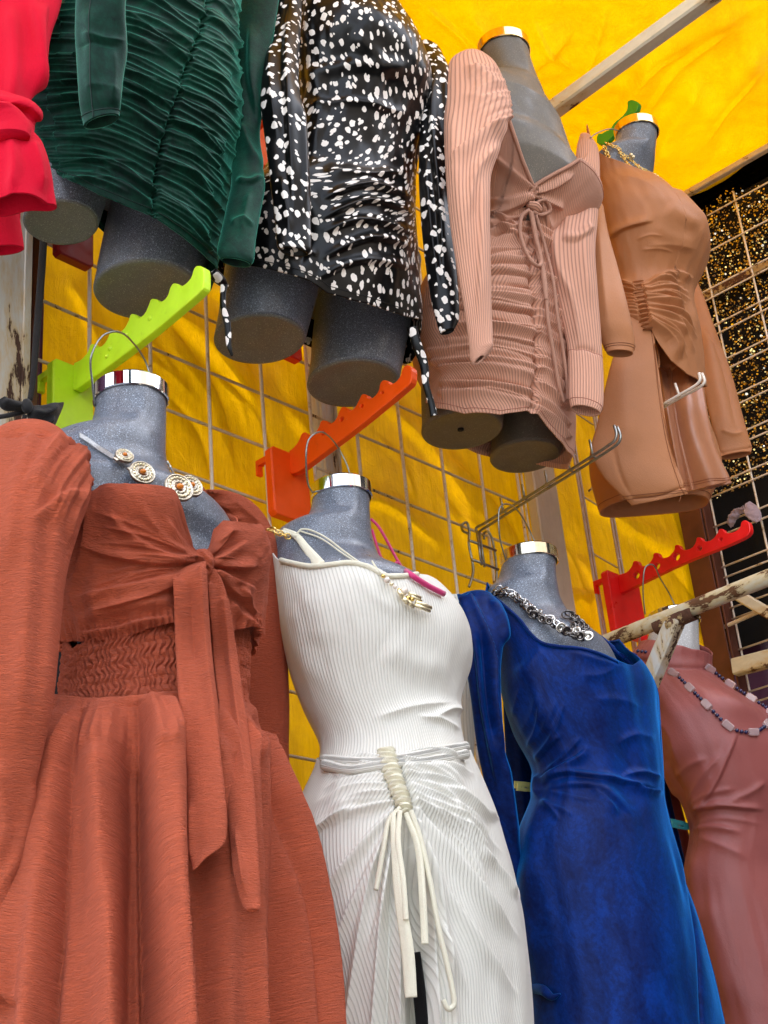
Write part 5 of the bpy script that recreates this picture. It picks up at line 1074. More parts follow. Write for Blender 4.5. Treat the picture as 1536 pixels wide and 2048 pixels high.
ps1 = folds([([(1015, 238), (960, 270), (900, 330)], 12, .008, 1), ([(1016, 200), (970, 200), (920, 190)], 10, .003), ([(925, 130), (960, 150), (1000, 180)], 10, .005), ([(1000, 280), (950, 350), (935, 450)], 10, .006), ([(905, 200), (912, 330), (935, 520)], 14, .005), ([(960, 330), (960, 500), (955, 660)], 12, .005, 1)]
    + fan([(985, 132), (1016, 190), (1018, 236)], [(920, 150), (930, 220), (960, 280)], 12, 5, .004, .05, seed=35, tp=(0, 1)))
sleeve('sleeve', [(918, 112, 975, 118, 1.34), (898, 128, 996, 142, 1.32), (892, 160, 1012, 185, 1.30), (890, 200, 1018, 232, 1.29), (890, 260, 1004, 282, 1.28), (892, 330, 982, 350, 1.27), (896, 400, 974, 420, 1.27), (905, 480, 976, 500, 1.27), (918, 560, 980, 570, 1.27), (930, 630, 984, 635, 1.27), (938, 690, 986, 680, 1.27), (941, 722, 984, 692, 1.27), (948, 730, 968, 712, 1.27)],
       PINK_RIB, pk, [.6, .6, .5, .5], 120, 320, ps1, lip=(0, .05), label='left puffed sleeve', uvf='even')
ps2 = folds([([(1180, 300), (1150, 370), (1110, 440)], 9, .006, 1), ([(1165, 330), (1140, 400), (1130, 470)], 9, .005), ([(1120, 480), (1160, 478), (1190, 450)], 9, .006, 1), ([(1105, 440), (1120, 540), (1150, 600)], 10, .006), ([(1180, 400), (1170, 520), (1185, 620)], 10, .004), ([(1130, 560), (1150, 620), (1160, 700)], 8, .005), ([(1140, 700), (1170, 695), (1205, 712)], 4, -.003)])
sleeve('sleeve', [(1160, 270, 1182, 274, 1.41), (1154, 292, 1196, 300, 1.38), (1148, 340, 1200, 345, 1.36), (1128, 390, 1198, 400, 1.35), (1108, 440, 1194, 450, 1.34), (1098, 490, 1190, 500, 1.33), (1104, 560, 1194, 570, 1.33), (1120, 630, 1200, 640, 1.33), (1134, 690, 1204, 702, 1.33), (1137, 740, 1207, 760, 1.33), (1138, 795, 1206, 815, 1.33), (1142, 815, 1200, 828, 1.33)],
       PINK_RIB, pk, [.6, .6, .5, .5], 110, 300, ps2, lip=(0, .06), label='right sleeve with a wide cuff', uvf='even', hems=(.80, .975))
strapf('gap_shade_patch', [(1062, 406), (1040, 412), (1026, 418)], lp, .008, [8, 12, 4], NIGHT, pk, .0015, 8, 20, label='black patch painted for the shade under the lacing')  # this and the next two: black patches painted for shade behind the lacing
strapf('gap_shade_patch', [(1072, 400), (1082, 412)], lp, .008, [10, 5], NIGHT, pk, .0015, 8, 12)
strapf('gap_shade_patch', [(1020, 450), (1032, 462), (1040, 475)], lp, .008, [4, 10, 4], NIGHT, pk, .0015, 8, 12)
def cord(name, pts, off, r, mat, par, n=80): return tube(name, on(lp, pts, off), r, mat, par, 8, n)
for pts in ([(1056, 366), (1070, 384), (1064, 402)], [(1074, 372), (1060, 388), (1068, 406)], [(1052, 398), (1066, 392), (1082, 398)]): cord('lacing', pts, .014, .0045, PINK_RIB, pk, 20)
cord('bow_loop', [(1058, 420), (1044, 432), (1040, 462), (1050, 500), (1066, 526), (1078, 532), (1082, 518), (1072, 480), (1064, 440), (1060, 422)], .024, .0042, PINK_RIB, pk)
cord('bow_loop', [(1062, 412), (1090, 400), (1100, 420), (1082, 430), (1066, 424)], .02, .0042, PINK_RIB, pk)
cord('cord_end', [(1064, 424), (1078, 500), (1090, 560), (1096, 640), (1106, 700), (1118, 770), (1128, 805)], .020, .004, PINK_RIB, pk)
cord('cord_end', [(1072, 430), (1092, 500), (1106, 560), (1116, 640), (1126, 700), (1134, 760), (1136, 800)], .022, .0036, PINK_RIB, pk)
cord('cord_end', [(1062, 424), (1072, 490), (1084, 540), (1092, 600)], .020, .0040, PINK_RIB, pk)
strapf('knot', [(1056, 408), (1070, 414), (1080, 420)], lp, .020, [14, 22, 14], PINK_RIB, pk, .007, 20, 24)

# ---------------------------------------------------------------- tan dress
NT, NB = (2.67, 1.355, 2.416), (2.67, 1.58, 1.40)
lnm = Loft([(1234, 248), (1232, 290), (1222, 318), (1200, 326), (1188, 340), (1200, 430), (1240, 560)], [(1314, 262), (1308, 310), (1300, 348), (1330, 372), (1360, 400), (1380, 440), (1370, 560)], NT, NB, [(0, 1), (.2, .95), (.35, .6), (1, .65)], sm=2)
mannequin('dark speckled mannequin in the tan dress, neck ring with the gold reflection in its colour at the upper right', lnm, MANN, lnm.z1, True, collar=RING_TARP_TINT, bottom=NB[2] + .5,
    cable=[UY(1240, 262, 1.38), UY(1218, 258, 1.36), UY(1194, 266, 1.36), UY(1180, 276, 1.37)])
tn = thing('tan_dress', (2.67, 1.45, 1.5), 'tan stretch dress gathered at the hip with an open front, upper right', 'dress')
ln = Loft([(1185, 290), (1188, 340), (1196, 420), (1206, 480), (1226, 550), (1236, 600), (1222, 680), (1200, 760), (1180, 840), (1165, 900), (1158, 960)],
          [(1345, 372), (1382, 404), (1406, 440), (1413, 478), (1402, 515), (1388, 545), (1380, 570), (1384, 600), (1396, 650), (1404, 720), (1412, 800), (1430, 900), (1450, 980), (1456, 1040)], NT, NB, [(0, .6), (.3, .72), (.6, .7), (1, .72)], sm=3,
          bumps=[(.3, 2.10, .5, .06, .010)])
nte = ln.edge([(1192, 300), (1215, 316), (1250, 330), (1290, 345), (1320, 358), (1342, 378)], back=[(1.0, .17), (1.9, .17), (-2.2, .0)])
nf = folds([([(1215, 480), (1250, 456), (1310, 440)], 8, .005, 1), ([(1330, 410), (1370, 432), (1405, 455)], 14, .003), ([(1300, 450), (1350, 478), (1400, 484)], 14, .002), ([(1290, 492), (1340, 490), (1400, 500)], 8, .002), ([(1280, 500), (1320, 498), (1350, 505)], 3, .0012), ([(1270, 480), (1300, 470), (1330, 474)], 3, .0012), ([(1236, 350), (1280, 360), (1330, 390)], 8, .0015),
    ([(1388, 560), (1350, 545), (1310, 560), (1290, 580)], 10, .007, 1), ([(1240, 560), (1270, 575), (1300, 572)], 6, .004)]
    + fan([(1283, 572), (1290, 600), (1296, 630), (1300, 655)], [(1385, 545), (1396, 640), (1400, 700), (1370, 760)], 17, 5.5, .0058, -.12, .3, -1, seed=41, tp=(0, 1))
    + fan([(1272, 572), (1274, 600), (1280, 640)], [(1232, 560), (1236, 600), (1240, 640)], 10, 4, .006, .05, .15, 1, seed=42, tp=(0, 0)))
garment('dress_body', ln, nte, ln.edge([(1232, 660), (1280, 668), (1300, 664), (1316, 690), (1340, 724), (1372, 750), (1400, 768), (1406, 772)], back=[(1.3, .62), (-2.3, .52)]), TAN, tn, add(nf, lumps(.002, 4, 6, 29, 2)), .006, 380, 320, (.006, .004))
strapf('gathered_panel', [(1276, 566), (1281, 600), (1288, 630), (1296, 660)], ln, .010, [22, 26, 24, 20], TAN, tn, .007, 24, 160, lambda px, py, U, V: .0045 * np.sin(V * 62 + 2.2 * np.sin(U * 6.3)) + .002 * np.sin(V * 131 + 3))
# skirt: dark back layer, satin lining, two front panels
bk = ln.edge([(1162, 900), (1200, 960), (1240, 1010), (1290, 1040), (1340, 1046), (1390, 1020), (1440, 985), (1456, 975)], back=[(1.3, .95), (2.2, .88), (-2.5, .84)])
garment('back_skirt', ln, ln.edge([(1236, 650), (1290, 672), (1330, 690), (1400, 700)], back=[(1.3, .55), (-2.3, .5)]), bk, TAN, tn, lumps(.003, 4, 3, 7, 2), -.002, 200, 160, (0, .01)) if False else None
skr = Loft([(1236, 620), (1215, 720), (1190, 820), (1172, 880), (1180, 920), (1220, 985), (1262, 1030)], [(1390, 620), (1404, 740), (1425, 860), (1448, 955), (1456, 985)], NT, NB, .55, sm=2)
def vpanel(name, rows, mat, disp=None, flat=.12, label=None, cap=3, **k): return sleeve(name, rows, mat, tn, flat, 120, 240, disp, (0, .04 if cap == 1 else 0), cap, label, **k)
sleeve('skirt', [(1240, 640, 1392, 640, 1.50), (1222, 740, 1404, 740, 1.51), (1200, 830, 1416, 830, 1.52), (1182, 900, 1434, 890, 1.53), (1184, 955, 1440, 938, 1.53), (1206, 1026, 1410, 1000, 1.54)], TAN, tn, .42, 140, 200,
       add(folds([([(1200, 880), (1230, 960), (1260, 1030)], 14, .004)]), lambda px, py, U, V: .010 * np.sin(U * 12.6 + 1) * np.clip((V - .6) / .4, 0, 1)), (0, .04), 1, 'back and sides of the skirt, open at the hem', hems=(.97,))
vpanel('satin_lining', [(1300, 690, 1388, 690, 1.425), (1310, 760, 1398, 760, 1.415), (1322, 830, 1410, 830, 1.405), (1340, 900, 1428, 900, 1.405), (1352, 950, 1448, 945, 1.405), (1362, 985, 1460, 968, 1.405)], TAN_SATIN,
       folds([([(1365, 700), (1380, 850), (1424, 975)], 20, .010, 0, (0, 0)), ([(1318, 740), (1340, 860), (1366, 990)], 7, .006, 1, (0, 0)), ([(1338, 740), (1356, 860), (1384, 985)], 9, -.006, 0, (0, 0)), ([(1400, 780), (1425, 880), (1458, 970)], 6, .003, 0, (0, 0))]), .10, 'shiny folded front piece of the skirt', hems=(.95, .965))
vpanel('front_panel', over([(1240, 600, 1296, 622, 0), (1238, 650, 1306, 662, 0), (1228, 710, 1316, 724, 0), (1210, 780, 1326, 798, 0), (1194, 850, 1338, 870, 0), (1182, 905, 1354, 930, 0), (1206, 952, 1366, 962, 0), (1240, 988, 1372, 978, 0), (1264, 1011, 1376, 988, 0)], [ln], [.004, .012, .02, .02, .02]), TAN,
       folds([([(1310, 690), (1322, 800), (1362, 975)], 3, -.002, 0, (0, 0)), ([(1222, 880), (1245, 960), (1268, 1000)], 4, -.0025), ([(1268, 998), (1320, 992), (1372, 972)], 3, -.002, 0, (0, 0)), ([(1250, 700), (1250, 820), (1260, 920)], 26, .004)]), .12, 'left front panel with a raw frayed edge', hems=(.955, .972), seams=(.42,))
tube('hanging_loop', [UY(x, y, 1.40) for x, y in ((1300, 655), (1312, 690), (1318, 720), (1316, 736), (1309, 730), (1306, 700), (1298, 668))], .0026, TAN, tn, 8, 50)
for i, (x0, y0, x1, y1) in enumerate(((1369, 965, 1378, 968), (1371, 972, 1380, 978), (1370, 960, 1377, 957), (1362, 985, 1358, 1004), (1368, 950, 1374, 946))):
    tube('loose_thread', [UY(x0, y0, 1.425), UY((x0 + x1) / 2 + 1, (y0 + y1) / 2 + 1, 1.42), UY(x1, y1, 1.42)], .0006, TAN, tn, 5, 8)
vpanel('sleeve', [(1192, 400, 1206, 420, 1.36), (1188, 450, 1216, 470, 1.34), (1184, 520, 1234, 530, 1.33), (1182, 590, 1250, 590, 1.32), (1188, 650, 1264, 650, 1.32), (1206, 690, 1270, 690, 1.32), (1214, 706, 1266, 708, 1.32)], TAN, folds([([(1196, 440), (1206, 560), (1222, 680)], 10, .003)]), .5, 'left sleeve', 1, hems=(.955, .97))
vpanel('sleeve', [(1384, 548, 1394, 562, 1.50), (1380, 590, 1410, 600, 1.50), (1388, 660, 1434, 670, 1.49), (1396, 730, 1462, 745, 1.48), (1412, 800, 1482, 820, 1.47), (1426, 860, 1496, 870, 1.46), (1436, 900, 1504, 895, 1.46), (1440, 916, 1502, 906, 1.46)], TAN,
       folds([([(1400, 640), (1440, 720), (1478, 880)], 3, -.002), ([(1410, 640), (1432, 760), (1462, 880)], 14, .004), ([(1440, 860), (1470, 868), (1490, 862)], 4, .002), ([(1442, 906), (1470, 900), (1502, 895)], 2.5, -.002, 0, (0, 0))]), .35, 'right sleeve', 1)
# ================================================================ HOOKS
def arm_frame(X):
    return np.array([X, 0, 0]), np.array([0, -1.0, 0]), np.array([0, 0, 1.0]), np.array([1.0, 0, 0])
def smooth_ring(pts, n=3):
    P = np.asarray(pts, float)
    for _ in range(n if n < 3 else 1):
        Q = np.roll(P, -1, 0); P = np.stack([P * .78 + Q * .22, P * .22 + Q * .78], 1).reshape(-1, 2)
    return P
def plastic_hook(lab, mat, plate, arm, holes=(), X=None, Yf=1.765, th=.016, dimples=()):
    """plate: left, right, top-left y, bottom-left y pixels of its front face; arm: traced outline; both lie in true planes"""
    xl, xr, yt, yb = plate
    A = UY(xl, yt, Yf); Bm = UY(xl, yb, Yf); Rr = UY(xr, yt + (xr - xl) * .42, Yf)
    t = thing('plastic_hook', ((A[0] + Rr[0]) / 2, 1.8, A[2]), lab, 'hook', 'plastic display hooks')
    x0, x1, z1, z0 = A[0], Rr[0], A[2], Bm[2]; c = .007
    out = [(x0 + c, z0), (x1 - c, z0), (x1, z0 + c), (x1, z1 - c), (x1 - c, z1), (x0 + c, z1), (x0, z1 - c), (x0, z0 + c)]
    extrude_poly('plate', out, [], (0, Yf + .010, 0), (1, 0, 0), (0, 0, 1), (0, -1, 0), .020, mat, t, .003)
    for dx in (.1, .9):
        xx = x0 + (x1 - x0) * dx; V, F = box_vf((xx, Yf + .034, z1 - .02), (.006, 0, 0), (0, .016, 0), (0, 0, .006)); mk('clip', V, F, mat, t, None, False)
        V, F = box_vf((xx, Yf + .047, z1 - .034), (.006, 0, 0), (0, .0035, 0), (0, 0, .012)); mk('clip', V, F, mat, t, None, False)
    arm = np.asarray(arm, float)
    Xa = X if X is not None else (x0 + x1) / 2
    P = UX(arm[:, 0], arm[:, 1], Xa); ring = smooth_ring(np.stack([-P[:, 1], P[:, 2]], 1), 1)
    hs = []
    for (hx, hy, r) in holes:
        q = UX(hx, hy, Xa); rr = r / FPX * depth_of(q) * 1.0
        hs.append([(-q[1] + rr * math.cos(a), q[2] + rr * math.sin(a)) for a in np.linspace(0, 2 * math.pi, 20)[:-1]])
    o, eu, ev, en = arm_frame(Xa); extrude_poly('arm', ring, hs, o, eu, ev, en, th, mat, t, .0022)
    for (hx, hy, r) in dimples:
        q = UX(hx, hy, Xa); rr = r / FPX * depth_of(q); V = []; F = []; k = 14
        for j, (rad, h) in enumerate(((1, 0), (.8, .0022), (.45, .0036))):
            V += [(Xa - th / 2 - h, q[1] + rr * rad * math.cos(i * 2 * math.pi / k), q[2] + rr * rad * math.sin(i * 2 * math.pi / k)) for i in range(k)]
        V.append((Xa - th / 2 - .004, q[1], q[2]))
        for j in range(2): F += [(j*k+i, j*k+(i+1) % k, (j+1)*k+(i+1) % k, (j+1)*k+i) for i in range(k)]
        F += [(2*k+i, 2*k+(i+1) % k, 3*k) for i in range(k)]; mk('boss', V, F, mat, t)
    return t
lime_arm = [(150, 782), (160, 783), (293, 684), (363, 626), (411, 585), (415, 576), (415, 540), (408, 535), (400, 535), (394, 542), (390, 558), (380, 570), (368, 577), (364, 571), (353, 569), (347, 579), (343, 594), (335, 604), (325, 608), (321, 601), (309, 600), (304, 614), (297, 630), (285, 640),
    (280, 632), (268, 630), (264, 646), (256, 660), (243, 671), (239, 665), (228, 664), (223, 679), (215, 692), (202, 699), (198, 691), (188, 690), (183, 707), (170, 722), (152, 730)]
plastic_hook('lime green plastic hook carrying the terracotta mannequin', LIME, (107, 188, 713, 864), lime_arm, X=UY(154, 760, 1.765)[0], dimples=[(228, 700, 6), (262, 672, 6), (308, 640, 6), (222, 716, 5)])
or_arm = [(583, 950), (597, 949), (617, 935), (718, 860), (823, 774), (829, 765), (830, 740), (824, 733), (816, 733), (810, 740), (807, 754), (798, 766), (786, 772), (782, 764), (771, 762), (765, 770), (763, 784), (754, 796), (742, 801), (738, 791), (729, 790), (724, 801), (716, 817), (703, 827), (699, 817),
    (689, 815), (684, 825), (677, 842), (664, 852), (660, 844), (648, 842), (642, 859), (633, 872), (622, 876), (617, 866), (609, 868), (602, 886), (590, 900), (583, 904)]
plastic_hook('bright orange plastic hook carrying the mannequin in white', ORANGE, (542, 616, 889, 1022), or_arm, [(652, 869, 5.5), (689, 841, 5), (729, 815, 4), (770, 788, 3)], X=UY(586, 930, 1.765)[0])
red_arm = [(1240, 1190), (1250, 1186), (1277, 1172), (1370, 1127), (1458, 1093), (1497, 1075), (1505, 1064), (1502, 1046), (1492, 1041), (1485, 1046), (1484, 1056), (1472, 1066), (1456, 1068), (1451, 1063), (1449, 1059), (1441, 1059), (1438, 1068), (1428, 1081), (1413, 1085), (1407, 1080), (1405, 1076), (1396, 1076), (1395, 1086), (1387, 1098),
    (1371, 1102), (1364, 1097), (1362, 1091), (1353, 1091), (1352, 1102), (1341, 1115), (1327, 1118), (1322, 1113), (1320, 1107), (1310, 1107), (1309, 1118), (1298, 1132), (1286, 1134), (1281, 1129), (1279, 1123), (1270, 1123), (1267, 1134), (1258, 1145), (1247, 1149), (1240, 1151)]
plastic_hook('scarlet plastic hook with round holes, right of the double rails', RED_PL, (1213, 1278, 1138, 1254), red_arm, [(1276, 1152, 7), (1317, 1133, 7), (1356, 1115, 7.5), (1402, 1098, 5.5), (1445, 1080, 3.6)], X=UY(1243, 1180, 1.765)[0])
def hidden_hook(lab, mat, x0, y0, x1, y1, Xoff=.03):
    A = UY(x0, y0, 1.765); B = UY(x1, y1, 1.765); t = thing('plastic_hook', A, lab, 'hook', 'plastic display hooks'); c = .006; a, b, z1, z0 = A[0], B[0], A[2], B[2]
    extrude_poly('plate', [(a + c, z0), (b - c, z0), (b, z0 + c), (b, z1 - c), (b - c, z1), (a + c, z1), (a, z1 - c), (a, z0 + c)], [], (0, 1.775, 0), (1, 0, 0), (0, 0, 1), (0, -1, 0), .02, mat, t, .003)
    xm = (a + b) / 2; L = .34; k = 5; top = []
    for i in range(k):
        u = .06 + i * .055; top += [(u, .03 + .10 * u), (u + .012, .045 + .10 * u), (u + .022, .045 + .10 * u), (u + .03, .03 + .10 * u)]
    ring = [(0, -.03), (L, .04), (L, .075), (L - .012, .08)] + top[::-1] + [(0, .03)]
    extrude_poly('arm', ring, [], (xm, 1.765, (z0 + z1) / 2 + .02), (0, -1, 0), (0, 0, 1), (1, 0, 0), .014, mat, t, .002)
hidden_hook('dark red plastic hook plate just behind the left green dress thigh', DKRED_PL, 118, 400, 188, 545 - 8)
hidden_hook('red plastic hook plate peeping out between the spotted dress thighs', RED_PL, 556, 560, 606, 724)
hidden_hook('burnt orange plastic hook behind the edge of the spotted sleeve', ORANGE, 470, 180, 545, 340)
gh = thing('plastic_hook', UY(1215, 280, 1.78), 'green plastic hook behind the neck of the tan dress mannequin', 'hook', 'plastic display hooks')
Xg = 2.80
P = UX(np.array([1196, 1214, 1240, 1262, 1275, 1281, 1279, 1266, 1257, 1258, 1256, 1246, 1232, 1222, 1214, 1206, 1200, 1196]), np.array([290, 291, 262, 240, 228, 212, 206, 201, 205, 214, 224, 236, 246, 262, 264, 270, 268, 276]), Xg)
extrude_poly('arm', smooth_ring(np.stack([-P[:, 1], P[:, 2]], 1), 1), [], (Xg, 0, 0), (0, -1, 0), (0, 0, 1), (1, 0, 0), .014, GREEN_PL, gh, .002)

# steel prong hooks
sh = thing('prong_hook', (2.4, 1.8, 1.2), 'long grey steel double prong hook with five pegs, above the blue velvet dress', 'hook')
Xs = UY(954, 1062, 1.775)[0]
for k, (dx, pts) in enumerate(((0, [(954, 1064), (952, 1056), (966, 1048), (1060, 990), (1150, 934), (1218, 890), (1230, 880), (1233, 868), (1228, 851)]), (.012, [(958, 1068), (960, 1062), (974, 1053), (1064, 996), (1156, 940), (1226, 895), (1238, 884), (1241, 872), (1234, 853)]))):
    pts = np.array(pts, float); P = UX(pts[:, 0], pts[:, 1], Xs + dx); tube('prong', P, .0032, STEEL, sh, 10, 80)
for (a, b) in (((1179, 880), (1186, 912)), ((1133, 912), (1140, 940)), ((1089, 941), (1095, 968)), ((1044, 969), (1049, 996)), ((1001, 996), (1006, 1022))):
    tube('peg', [UX(a[0], a[1], Xs + .006), UX(b[0], b[1], Xs + .006)], .0028, STEEL, sh, 8)
    q = UX(b[0], b[1], Xs + .006); tube('peg_foot', [q - [.006, 0, .001], q + [.010, 0, -.001]], .0026, STEEL, sh, 8)
for pts in ([(938, 1068), (926, 1062), (924, 1050), (933, 1045), (938, 1058), (938, 1090), (945, 1125), (946, 1145), (938, 1174)], [(968, 1078), (968, 1066), (977, 1064), (984, 1078), (990, 1110), (993, 1145), (992, 1166), (985, 1186)]):
    P = [UY(x, y, 1.778 + (.02 if i < 2 else 0)) for i, (x, y) in enumerate(pts)]; tube('side_wire', P, .003, STEEL, sh, 8, 50)
for (a, b) in (((939, 1081), (992, 1101)), ((944, 1119), (997, 1139))): tube('cross_wire', [UY(*a, 1.774), UY(*b, 1.774)], .003, STEEL, sh, 8)
for (a, b) in (((954, 1062), (963, 1130)), ((959, 1066), (969, 1134))): tube('upright', [UY(*a, 1.772), UY(*b, 1.772)], .003, STEEL, sh, 8)
sh2 = thing('prong_hook', (2.72, 1.4, 1.45), 'shorter steel prong hook poking out through the opening of the tan dress', 'hook')
for dx, pts in ((0, [(1312, 817), (1324, 810), (1362, 788), (1392, 770), (1400, 760), (1398, 746)]), (.012, [(1316, 821), (1328, 814), (1366, 792), (1398, 775), (1409, 764), (1404, 747)])):
    pts = np.array(pts, float); tube('prong', UX(pts[:, 0], pts[:, 1], 2.62 + dx), .0036, WIRE, sh2, 10, 60)
tube('peg', [UX(1350, 767, 2.626), UX(1359, 792, 2.626)], .003, WIRE, sh2, 8)
sh3 = thing('prong_hook', UY(1185, 960, 1.78), 'small grimy steel hook in shadow between the double rails', 'hook')
for pts in ([(1180, 930), (1186, 955), (1184, 975), (1178, 982)], [(1205, 955), (1218, 975), (1212, 1000), (1206, 1004)], [(1182, 940), (1215, 962)], [(1188, 962), (1222, 985)]): tube('wire', [UY(x, y, 1.79) for x, y in pts], .0028, WIRE_DARK, sh3, 7, 16)

# ================================================================ NECKLACES AND SMALL THINGS
def disc(name, P, nrm, r1, r2, prof, mat, parent, up=(0, 0, 1), k=36, rim=0):
    """lathed medallion facing nrm, radii r1 x r2"""
    nrm = np.asarray(nrm, float); nrm /= np.linalg.norm(nrm); u = np.cross(up, nrm); u /= np.linalg.norm(u); v = np.cross(nrm, u); V = []; F = []
    for (q, h) in prof:
        for i in range(k):
            a = i * 2 * math.pi / k; hh = h + (rim * math.sin(a * 12) if .3 < q < .9 else 0)
            V.append(P + u * r1 * q * math.cos(a) + v * r2 * q * math.sin(a) + nrm * hh)
    for j in range(len(prof) - 1): F += [(j*k+i, j*k+(i+1) % k, (j+1)*k+(i+1) % k, (j+1)*k+i) for i in range(k)]
    F.append(tuple((len(prof)-1)*k+i for i in range(k)))
    return mk(name, V, F, mat, parent)
def loft_normal(loft, x, y):
    th, z, P = loft.hit(x, y); e = 1e-3
    a = loft.pt(th + .02, z) - loft.pt(th - .02, z); b = loft.pt(th, z + .004) - loft.pt(th, z - .004); n = np.cross(a, b)[0]; n /= np.linalg.norm(n)
    if n @ P[0] > 0: n = -n
    return n, P[0]
def ball_vf(c, r, k=10, sq=(1, 1, 1)):
    V = []; F = []
    for j in range(1, k // 2 + 1):
        ph = j * math.pi / (k // 2 + 1)
        for i in range(k): V.append(np.array([r * sq[0] * math.sin(ph) * math.cos(i*2*math.pi/k), r * sq[1] * math.sin(ph) * math.sin(i*2*math.pi/k), r * sq[2] * math.cos(ph)]) + c)
    m = k // 2; V += [c + np.array([0, 0, r * sq[2]]), c - np.array([0, 0, r * sq[2]])]
    for j in range(m - 1): F += [(j*k+i, (j+1)*k+i, (j+1)*k+(i+1) % k, j*k+(i+1) % k) for i in range(k)]
    F += [(m*k, i, (i+1) % k) for i in range(k)] + [(m*k+1, (m-1)*k+(i+1) % k, (m-1)*k+i) for i in range(k)]
    return V, F
def ball(name, c, r, mat, parent, k=12, sq=(1, 1, 1)):
    V, F = ball_vf(np.asarray(c, float), r, k, sq); return mk(name, V, F, mat, parent)
# medallion necklace on the terracotta mannequin
nk = thing('medallion_necklace', on(lt, [(300, 950)], .01)[0], 'necklace of four round gold medallions on a silver cord, on the terracotta mannequin', 'necklace')
cpts = [(159, 870), (176, 880), (198, 896), (228, 915)]
for dy in (0, 3.2, 6.4): tube('cord', on(lt, [(x, y + dy - 3) for x, y in cpts], .006), .0015, SILVER_CORD, nk, 6, 40)
tube('cord', on(lt, [(334, 922), (342, 936), (352, 954), (358, 962)], .005), .0018, SILVER_CORD, nk, 6, 30)
for (x, y, r, tlt) in ((244, 925, 19, .5), (278, 956, 27, .75), (340, 996, 31, .9), (374, 982, 25, .6)):
    n_, P_ = loft_normal(lt, min(x, 352), y); 
    if x > 352: P_ = P_ + UD(x, y, depth_of(P_)) - UD(352, y, depth_of(P_))
    n_ = n_ * .6 + np.array([-.25, -.75, .1]) * .6; q = P_ + n_ * (.026 if x == 340 else .012); rr = r / FPX * depth_of(P_)
    m_ = disc('medallion', q, n_, rr, rr, [(1, -.003), (1.02, 0), (.97, .0022), (.90, .0022), (.86, .0006), (.80, .0006), (.76, .002), (.68, .0028), (.60, .0012), (.52, .001), (.46, .0026), (.38, .003), (.32, .0012), (.02, .0014)], OLD_SILVER, nk, rim=.0007)
    for i in range(18):
        a = i * 2 * math.pi / 18; u = np.cross((0, 0, 1), n_); u /= np.linalg.norm(u); v = np.cross(n_ / np.linalg.norm(n_), u)
        ball('stud', q + (u * math.cos(a) + v * math.sin(a)) * rr * .70 + n_ * .0026, rr * .085, PALE_GOLD, m_, 8)
    ball('stone', q + n_ * .003, rr * .24, AMBER, m_, 12, (1, 1, .8))
for (a, b) in (((256, 936), (264, 944)), ((300, 974), (314, 982)), ((356, 1000), (360, 996)), ((228, 916), (236, 922))):
    tube('link', on(lt, [a, b], .013), .0026, OLD_SILVER, nk, 8, 8)
# gold tassel necklace on white
nk = thing('tassel_necklace', on(lwd, [(800, 1175)], .01)[0], 'cream cord necklace with pearl and gold tassels over the white dress', 'necklace')
tube('cord', on(lw, [(594, 1068), (602, 1059), (620, 1060), (650, 1074), (690, 1104), (730, 1132), (762, 1150)], .006), .0017, WHITE_PLAIN, nk, 7, 80)
tube('cord', on(lw, [(600, 1062), (640, 1076), (690, 1110), (740, 1142), (764, 1154)], .006), .0015, WHITE_PLAIN, nk, 7, 60)
tube('cord', on(lwd, [(744, 1122), (756, 1140), (768, 1152)], .012), .0015, WHITE_PLAIN, nk, 7, 30)
for i, (x, y, r, m) in enumerate(((766, 1152, 4, GOLD), (774, 1160, 6, PEARL), (783, 1168, 4, PALE_GOLD), (790, 1174, 4, PEARL), (798, 1180, 3.5, GOLD), (808, 1182, 7.5, PEARL), (804, 1190, 4, PALE_GOLD), (816, 1196, 5, GOLD), (824, 1198, 5, GOLD), (818, 1206, 4, PEARL))):
    ball('bead', on(lwd, [(x, y)], .015)[0], r / FPX * 2.5, m, nk, 12)
for (a, b, w) in (((818, 1186), (841, 1196), 4), ((822, 1192), (843, 1202), 3), ((812, 1200), (828, 1214), 4), ((832, 1204), (862, 1216), 4.5), ((830, 1210), (860, 1222), 4), ((796, 1180), (806, 1196), 4), ((806, 1196), (816, 1206), 5)):
    tube('tassel', on(lwd, [a, b], .018), w / FPX * 2.2, PALE_GOLD, nk, 8)
ch = thing('gold_chain', UY(548, 1064, 1.52), 'short gold chain on the left shoulder strap of the white dress', 'necklace')
def chain(path, r, wire, mat, parent, step, jit=0, name='link', seed=3):
    R = np.random.RandomState(seed); P = spline(np.asarray(path), 400); L = np.r_[0, np.cumsum(np.linalg.norm(np.diff(P, axis=0), axis=1))]; n = int(L[-1] / step)
    for i in range(n):
        c = np.array([np.interp((i + .5) * step, L, P[:, k]) for k in range(3)]); c2 = np.array([np.interp((i + .5) * step + .002, L, P[:, k]) for k in range(3)])
        t_ = c2 - c; t_ /= np.linalg.norm(t_) + 1e-9; w_ = -c / np.linalg.norm(c); u = np.cross(t_, w_); u /= np.linalg.norm(u); n2 = np.cross(u, t_)
        ang = (0 if i % 2 else 1.1) + R.uniform(-1, 1) * jit; s = u * math.cos(ang) + n2 * math.sin(ang); t2 = t_ + R.uniform(-jit, jit, 3) * .6; t2 /= np.linalg.norm(t2)
        rr = r * R.uniform(1 - .35 * jit, 1 + .35 * jit); c = c + R.uniform(-1, 1, 3) * jit * .003
        tube(name, [c + t2 * rr * 1.35 * math.cos(a) + s * rr * math.sin(a) for a in np.linspace(0, 2 * math.pi, 15)[:-1]], wire, mat, parent, 6, closed=True)
chain([UY(536, 1058, 1.52), UY(548, 1060, 1.51), UY(560, 1066, 1.505), UY(580, 1074, 1.50)], .0042, .0012, GOLD, ch, .0065, .3)
